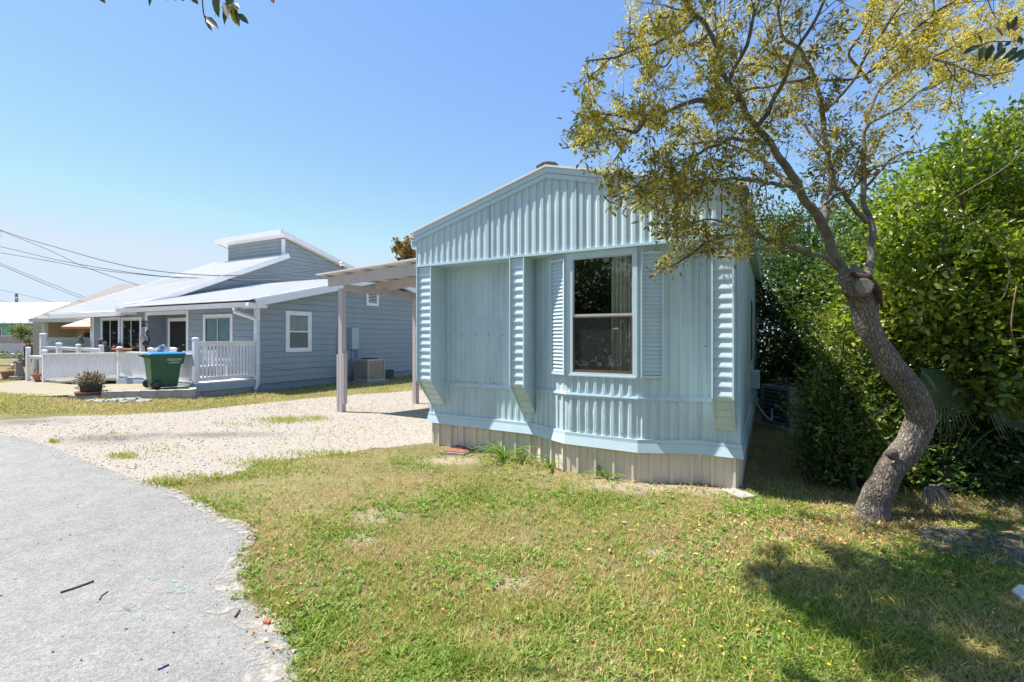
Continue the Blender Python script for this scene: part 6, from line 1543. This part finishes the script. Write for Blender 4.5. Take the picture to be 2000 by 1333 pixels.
# ------------------------------------------------------------------ ground odds and ends
cv = [G(864, 887), G(905, 890), G(931, 877), G(897, 874)]; cvc = sum(cv, Vector()) / 4
mc = thing('utility_cover', 'rusty square metal utility cover set in the grass by the skirting', 'utility cover', cvc)
m = MB(); m.prism([cvc + (p - cvc) * 1.12 + Vector((0, 0, .03)) for p in cv], (0, 0, -.05)); m.build('frame', M_conc, mc)
m = MB(); m.prism([p + Vector((0, 0, .042)) for p in cv], (0, 0, -.011)); m.build('lid', mat('rusty_iron', (.26, .095, .05), .85, .25, 12, .4, 60), mc)
m = MB(); m.prism([cvc + (p - cvc) * .22 + Vector((0, 0, .050)) for p in cv], (0, 0, -.0075)); m.build('reader_flap', mat('grey_flap', (.12, .12, .13), .6, .1, 9), mc)
def slabthing(name, label, cat, px, z0, z1, m_, bev=.01):
    p = [G(u, v, z1) for u, v in px]; c = sum(p, Vector()) / len(p); mb = MB(); mb.prism(p, (0, 0, z0 - z1)); return tag(mb.build(name, m_, origin=(c.x, c.y, 0), bevel=bev), label, cat)
slabthing('concrete_pad', 'pale flat concrete piece at the corner of the mobile home skirting', 'concrete slab', [(1408, 955), (1432, 952), (1478, 968), (1450, 972)], -.03, .03, M_conc)
slabthing('slab', 'dark weathered slab half covered by leaves at the right edge', 'slab', [(1795, 1072), (1800, 1025), (1880, 1030), (2200, 1062), (2200, 1135), (2000, 1108), (1900, 1092)], -.03, .025, mat('dark_weathered_slab', (.065, .068, .066), .85, .35, 3, .4, 40, dirt=((.16, .16, .14), 4, .58)))
slabthing('white_stone', 'bright white stone in the grass at the right edge', 'stone', [(1975, 1150), (1990, 1140), (2040, 1150), (2050, 1190), (1998, 1168)], -.03, .04, mat('white_limestone', (.7, .68, .64), .9, .1, 6, .3, 40))
slabthing('brick_chip', 'small red brown brick chip at the edge of the asphalt', 'brick', [(513, 1213), (520, 1206), (530, 1210), (524, 1217)], 0, .025, mat('brick_red', (.38, .12, .06), .9, .2, 20), .003)
def stick(name, label, px, r, m_, cat='twig'):
    p = [G(u, v, .009 + r) for u, v in px]; mb = MB(); mb.tube(p, r, 6, True, .2); return tag(mb.build(name, m_, origin=p[0]), label, cat)
stick('twig', 'longest dark twig lying on the asphalt', [(118, 1157), (150, 1147), (183, 1135)], .006, M_twig)
stick('twig', 'short thin twig on the asphalt right of the longest one', [(194, 1172), (199, 1163), (211, 1155)], .0035, M_twig)
stick('blue_straw', 'blue plastic straw lying on the asphalt in the foreground', [(308, 1308), (330, 1298)], .0035, mat('blue_plastic', (.02, .03, .25), .4, .1, 3), 'straw')
stick('twig', 'dark stub of twig at the broken asphalt edge', [(459, 1205), (468, 1191)], .006, M_twig)
lp_ = [G(492 + 9 * math.cos(a), 1051 + 4.5 * math.sin(a), .013) for a in np.linspace(0, 6.283, 25)]; m = MB(); m.tube(lp_, .006, 6, False)
tag(m.build('cord_loop', M_black, origin=lp_[0]), 'black loop of cord at the edge of the asphalt', 'cord loop')
# dribbled paint marks on the asphalt
m = MB(); random.seed(5)
for (u, v, ru, rv) in [(a_, b_, c_ * 1.7, d_ * 1.9) for a_, b_, c_, d_ in ((243, 1187, 9, 4), (255, 1183, 12, 5), (285, 1175, 8, 4), (275, 1203, 6, 5), (345, 1152, 11, 5), (372, 1153, 5, 3), (300, 1128, 8, 3), (342, 1136, 6, 2), (335, 1186, 9, 3), (240, 1200, 5, 3))]:
    n = 14; m.poly([G(u + ru * math.cos(6.283 * i / n) * random.uniform(.4, 1.2), v + rv * math.sin(6.283 * i / n) * random.uniform(.4, 1.2), .0125) for i in range(n)])
def g_paint(nt, b, co):
    n1 = tex_noise(nt, co, 26, 6, .75); b.inputs['Base Color'].default_value = (.27, .335, .32, 1); b.inputs['Roughness'].default_value = .9
    a = ramp(nt, [(.42, (0, 0, 0)), (.62, (.8, .8, .8))], n1.outputs['Fac']); t = N(nt, 'ShaderNodeBsdfTransparent'); mx = N(nt, 'ShaderNodeMixShader')
    nt.links.new(a.outputs['Color'], mx.inputs[0]); nt.links.new(t.outputs[0], mx.inputs[1]); nt.links.new(b.outputs[0], mx.inputs[2]); nt.links.new(mx.outputs[0], nt.nodes['Material Output'].inputs['Surface'])
tag(m.build('paint_marks', ground_nodes('worn_teal_paint', g_paint), recalc=False), 'pale teal paint splashes dried on the asphalt', 'paint marks', kind='stuff')
# ================================================================== BACKGROUND AT THE LEFT
fen = thing('boundary_wall', 'pale pink and white masonry boundary wall with openwork blocks along the top', 'boundary wall', P(0, 700, 33))
M_fw = mat('pale_lilac_render', (.66, .60, .66), .85, .06, 1.5, .1, 30); M_fp = mat('pink_render', (.66, .46, .58), .85, .08, 2)
fwa, fwb = G(-140, 700), G(215, 701); fx = (fwb - fwa).normalized(); fwl = (fwb - fwa).length; fy = Vector((-fx.y, fx.x, 0))
Q = lambda x, y, z: Vector((fwa.x, fwa.y, 0)) + fx * x + fy * y + Vector((0, 0, z))
m = MB(); m.box(0, fwl, 0, .2, -.1, 1.12, Q); m.box(0, fwl, -.01, .21, 1.60, 1.70, Q); m.build('panel', M_fw, fen)
m = MB(); k = 0
while k < fwl - .3:
    for z in (1.12, 1.36):                  # openwork blocks: crossed bars
        m.beam(Q(k, .1, z), Q(k + .24, .1, z + .24), .12, .06); m.beam(Q(k, .1, z + .24), Q(k + .24, .1, z), .115, .058)
    k += .25
m.build('openwork_block', mat('openwork_block_paint', (.55, .46, .46), .9, .15, 3), fen)
k = 1.0
while k < fwl:
    m = MB(); m.box(k - .2, k + .2, -.05, .25, -.1, 1.78, Q); po = m.build('pillar', M_fp if int(k) % 2 else M_fw, fen); m = MB(); m.lathe(Q(k, .1, 1.78), [(.1, 0), (.14, .08), (.15, .16), (.1, .26), (0, .3)], 12); m.build('ball_cap', M_fw, po); k += 3.6
# long teal building with a white roof
tb = P(0, 690, 46); teal = thing('teal_building', 'long low teal building with a white sloping roof beyond the boundary wall', 'building', tb)
M_teal = mat('teal_wall_paint', (.20, .43, .42), .7, .07, 1)
x0, x1 = P(-150, 650, 46).x, P(150, 650, 46).x; zt = P(0, 633, 46).z
m = MB(); m.box(x0, x1, 46, 54, 0, zt); m.build('wall', M_teal, teal)
m = MB(); zr_ = P(0, 594, 52).z
m.prism([(x0 - .4, 45.4, zt - .02), (x1 - 2.2, 45.4, zt - .02), (x1 - 2.2, 52, zr_), (x0 - .4, 52, zr_)], (0, 0, .15)); m.prism([(x0 - .4, 58, zt), (x1 - 2.2, 58, zt), (x1 - 2.2, 52.02, zr_), (x0 - .4, 52.02, zr_)], (0, 0, .15))
k = x0
while k < x1 - 2.4: m.beam((k, 45.4, zt + .17), (k, 52, zr_ + .17), .06, .05); k += .8
m.build('roof', M_wroof, teal)
m = MB(); xw = P(0, 650, 46).x; m.box(xw - .8, xw + .25, 45.93, 45.99, 1.3, 2.5); w = m.build('window', M_white, teal); m = MB(); m.box(xw - .7, xw + .15, 45.90, 45.928, 1.4, 2.4); m.build('pane', M_dark, w)
# tan house with a grey shingle roof
th = P(120, 690, 27); tan = thing('tan_house', 'tan house with a grey shingle hip roof behind the cottage porch', 'house', (th.x, 27, 0))
M_tan = mat('tan_stucco', (.56, .50, .40), .85, .06, 2); M_sh2 = mat('grey_brown_shingle', (.21, .19, .175), .85, .2, 2.5, .5, 20, stretch=(3, 3, 14))
hx0, hx1 = P(64, 650, 27).x, P(330, 650, 27).x; hz = P(70, 626, 26.5).z
m = MB(); m.box(hx0, P(85, 650, 27).x, 27, 35, 0, hz); m.box(P(85, 650, 27).x, hx1, 31, 35, 0, hz); m.build('wall', M_tan, tan)
pk = P(233, 555, 31); e0 = P(57, 623, 26.2)
m = MB(); y0, y1 = 26.2, 36
rx0, rx1 = e0.x, hx1 + 1; ze = e0.z
rid0 = Vector((pk.x, 31, pk.z)); rid1 = Vector((pk.x + 1.5, 31, pk.z))
c_ = [Vector((rx0, y0, ze)), Vector((rx1, y0, ze)), Vector((rx1, y1, ze)), Vector((rx0, y1, ze))]
m.add(c_ + [rid0, rid1], [(0, 1, 5, 4), (1, 2, 5), (2, 3, 4, 5), (3, 0, 4)]); m.build('roof', M_sh2, tan, recalc=False)
m = MB(); m.beam((rx0, y0 - .02, ze - .09), (rx1, y0 - .02, ze - .09), .05, .2); m.beam((rx0 - .02, y0, ze - .09), (rx0 - .02, y1, ze - .09), .05, .2); m.box(rx0, rx1, y0, y1, ze - .10, ze - .08); m.build('fascia', M_white, tan)
cx_ = P(87.5, 650, 26.6); m = MB(); m.box(cx_.x - .1, cx_.x + .1, 26.5, 26.7, 0, ze - .2); m.build('porch_column', M_white, tan)
# little brick hut with a copper coloured roof
hb = P(163, 690, 24); hut = thing('brick_hut', 'small brick hut under a coppery orange roof behind the porch railing', 'hut', (hb.x, 24, 0))
M_brk = mat('brown_brick', (.27, .13, .075), .85, .2, 3, .3, 30)
def g_brick(nt, b, co):
    br = N(nt, 'ShaderNodeTexBrick'); br.inputs['Scale'].default_value = 2.2; br.inputs['Color1'].default_value = (.30, .15, .085, 1); br.inputs['Color2'].default_value = (.16, .075, .05, 1); br.inputs['Mortar'].default_value = (.42, .36, .30, 1); br.inputs['Mortar Size'].default_value = .03
    sp = N(nt, 'ShaderNodeSeparateXYZ'); cb = N(nt, 'ShaderNodeCombineXYZ'); ad = N(nt, 'ShaderNodeMath', operation='ADD'); nt.links.new(co, sp.inputs[0]); nt.links.new(sp.outputs[0], ad.inputs[0]); nt.links.new(sp.outputs[1], ad.inputs[1]); nt.links.new(ad.outputs[0], cb.inputs[0]); nt.links.new(sp.outputs[2], cb.inputs[1]); nt.links.new(cb.outputs[0], br.inputs['Vector']); nt.links.new(br.outputs['Color'], b.inputs['Base Color']); b.inputs['Roughness'].default_value = .9
M_brk = ground_nodes('brown_brickwork', g_brick)
x0, x1 = P(149, 650, 24).x, P(240, 650, 24).x; zt = P(150, 641, 24).z
m = MB(); m.box(x0, x1, 24, 26.4, 0, zt); m.build('wall', M_brk, hut)
m = MB(); m.box(P(166, 650, 24).x, P(171, 650, 24).x + .3, 23.95, 23.99, 0, zt - .25); m.build('doorway', M_dark, hut)
e = P(119, 638, 23.3); pk2 = P(205, 612, 25); m = MB(); xa, xb = e.x, x1 + .6
c_ = [Vector((xa, 23.3, e.z)), Vector((xb, 23.3, e.z)), Vector((xb, 27, e.z)), Vector((xa, 27, e.z))]; r0 = Vector((pk2.x, 25, pk2.z)); r1 = Vector((pk2.x + .8, 25, pk2.z))
m.add(c_ + [r0, r1] + [p - Vector((0, 0, .11)) for p in c_], [(0, 1, 5, 4), (1, 2, 5), (2, 3, 4, 5), (3, 0, 4), (6, 7, 1, 0), (7, 8, 2, 1), (8, 9, 3, 2), (9, 6, 0, 3), (9, 8, 7, 6)]); m.build('roof', mat('copper_roof_sheet', (.56, .30, .19), .6, .1, 2, .1, 10, dirt=((.45, .27, .2), 2, .6)), hut)
# low planting at the foot of the boundary wall
tag_g = MB()
pp = np.array([tuple(G(rng.uniform(-60, 60), rng.uniform(697, 702))) for _ in range(380)]); pp[:, 2] += rng.uniform(.02, .45, 380)
v, f = leaves_np(pp, rnd_dirs(380) + np.array([0, 0, .6]), rnd_dirs(380), rng.uniform(.12, .3, 380), rng.uniform(.06, .12, 380))
tag(np_build('border_plants', v, f, M_midleaf, tone=np.repeat(rng.random(380), 6)), 'low dark border plants along the foot of the pale boundary wall', 'plants', kind='stuff')
# pole and overhead wires
up = P(32, 655, 60); upo = thing('utility_pole', 'thin utility pole standing far beyond the teal building', 'utility pole', (up.x, 60, 0))
m = MB(); m.tube([(up.x, 60, 0), (up.x, 60, P(32, 574, 60).z)], .15, 8); m.build('pole', M_dstem, upo)
m = MB(); z_ = P(32, 586, 60).z; m.tube([(up.x + .3, 59.8, z_ - .35), (up.x + .3, 59.8, z_ + .35)], .13, 8); m.build('transformer', M_deckgrey, upo)
def wire(label, px, r=.014):
    pts = catmull([P(u, v, Y) for u, v, Y in px], 8); mb = MB(); mb.tube(pts, r, 5)
    tag(mb.build('power_line', M_wire, origin=pts[0], recalc=False), label, 'power line', 'overhead wires')
my = mt.y
wire('twisted service cable running from the weatherhead on the cottage mast to the upper left', [(-120, 395, 32), (0, 449, 28), (126, 488, 24.5), (252, 521, 21.5), (378, 536.5, 19.5), (500, 538, 18), (600, 530, 17.3), (664, 518, my)], .020)
wire('overhead wire dropping steeply behind the cottage roof from the upper left', [(-120, 400, 32), (0, 450.5, 30), (94, 488, 29), (164, 521, 28), (271, 558, 27), (330, 578, 26.5)], .020)
wire('long overhead wire sagging across the clerestory from the left edge', [(-100, 463, 30), (0, 482, 27), (126, 511, 24), (283, 536.5, 21), (400, 544, 19.5), (500, 547.5, 18.5), (650, 544, 17.6)], .017)
wire('lowest of the three wires meeting at the middle of the big roof', [(-100, 478, 31), (0, 494, 28), (100, 511, 25.5), (189, 527, 23.5), (346, 543, 20.8), (470, 547.3, 19), (640, 545, 17.9)], .016)
wire('upper wire of the close pair ending above the tan house roof', [(-90, 478, 34), (0, 514, 33), (85, 549, 32), (172, 583, 31)], .018)
wire('lower wire of the close pair ending above the tan house roof', [(-90, 482, 34), (0, 518, 33), (85, 554, 32), (168, 586, 31)], .018)
wire('wire from the far pole passing over the white teal building roof', [(-90, 550, 44), (0, 566.5, 43), (60, 580, 42), (126, 596, 41)], .016)
wire('faint wire sloping across the white roof of the teal building', [(-60, 573, 44), (0, 587, 43), (95, 610, 42)], .016)
wire('nearly level wire just above the white roof of the teal building', [(-60, 594, 44), (0, 596, 43), (104, 601, 42)], .018)
# ================================================================== SKY, SUN, CAMERA
EL = R(63); AZ = Vector((-.985, .17)).normalized()
S = Vector((AZ.x * math.cos(EL), AZ.y * math.cos(EL), math.sin(EL)))
w = bpy.data.worlds.new('World'); scene.world = w; w.use_nodes = True; nt = w.node_tree; bg = nt.nodes['Background']
sky = nt.nodes.new('ShaderNodeTexSky'); sky.sky_type = 'NISHITA'; sky.sun_disc = False; sky.sun_elevation = EL; sky.sun_rotation = math.atan2(AZ.x, AZ.y)
sky.air_density = 1.0; sky.dust_density = .15; sky.ozone_density = 1.6; sky.altitude = 0
gm = nt.nodes.new('ShaderNodeGamma'); gm.inputs['Gamma'].default_value = .6; hs = nt.nodes.new('ShaderNodeHueSaturation'); hs.inputs['Hue'].default_value = .511; hs.inputs['Saturation'].default_value = 1.52; hs.inputs['Value'].default_value = 2.7
nt.links.new(sky.outputs[0], gm.inputs['Color']); nt.links.new(gm.outputs[0], hs.inputs['Color']); dk = nt.nodes.new('ShaderNodeMix'); dk.data_type = 'RGBA'; dk.blend_type = 'DARKEN'; dk.inputs[0].default_value = 1; dk.inputs[7].default_value = (4.4, 5.25, 6.2, 1); nt.links.new(hs.outputs[0], dk.inputs[6]); nt.links.new(dk.outputs[2], bg.inputs['Color']); bg.inputs['Strength'].default_value = .078
sl = bpy.data.lights.new('sun', 'SUN'); sl.energy = 5.0; sl.angle = R(.53); sl.color = (1, .95, .87)
so = bpy.data.objects.new('sun', sl); COL.objects.link(so); so.rotation_euler = S.to_track_quat('Z', 'Y').to_euler(); so.location = S * 50
cam = bpy.data.cameras.new('camera'); cam.lens = 36 * FL / 2000; cam.sensor_width = 36; cam.clip_end = 2000; cam.clip_start = .05
cam.shift_y = -(666.5 - V0) / 2000
co_ = bpy.data.objects.new('camera', cam); COL.objects.link(co_); co_.location = (0, 0, CH); co_.rotation_euler = (R(90), 0, 0); scene.camera = co_
vs_ = scene.view_settings; vs_.view_transform = 'Standard'; vs_.look = 'None'; vs_.exposure = 1.02; vs_.gamma = 1; vs_.use_curve_mapping = False
scene.cycles.max_bounces = 8; scene.cycles.transparent_max_bounces = 16
scene.cycles.use_denoising = True
print('polys', sum(len(o.data.polygons) for o in scene.objects if o.type == 'MESH'))
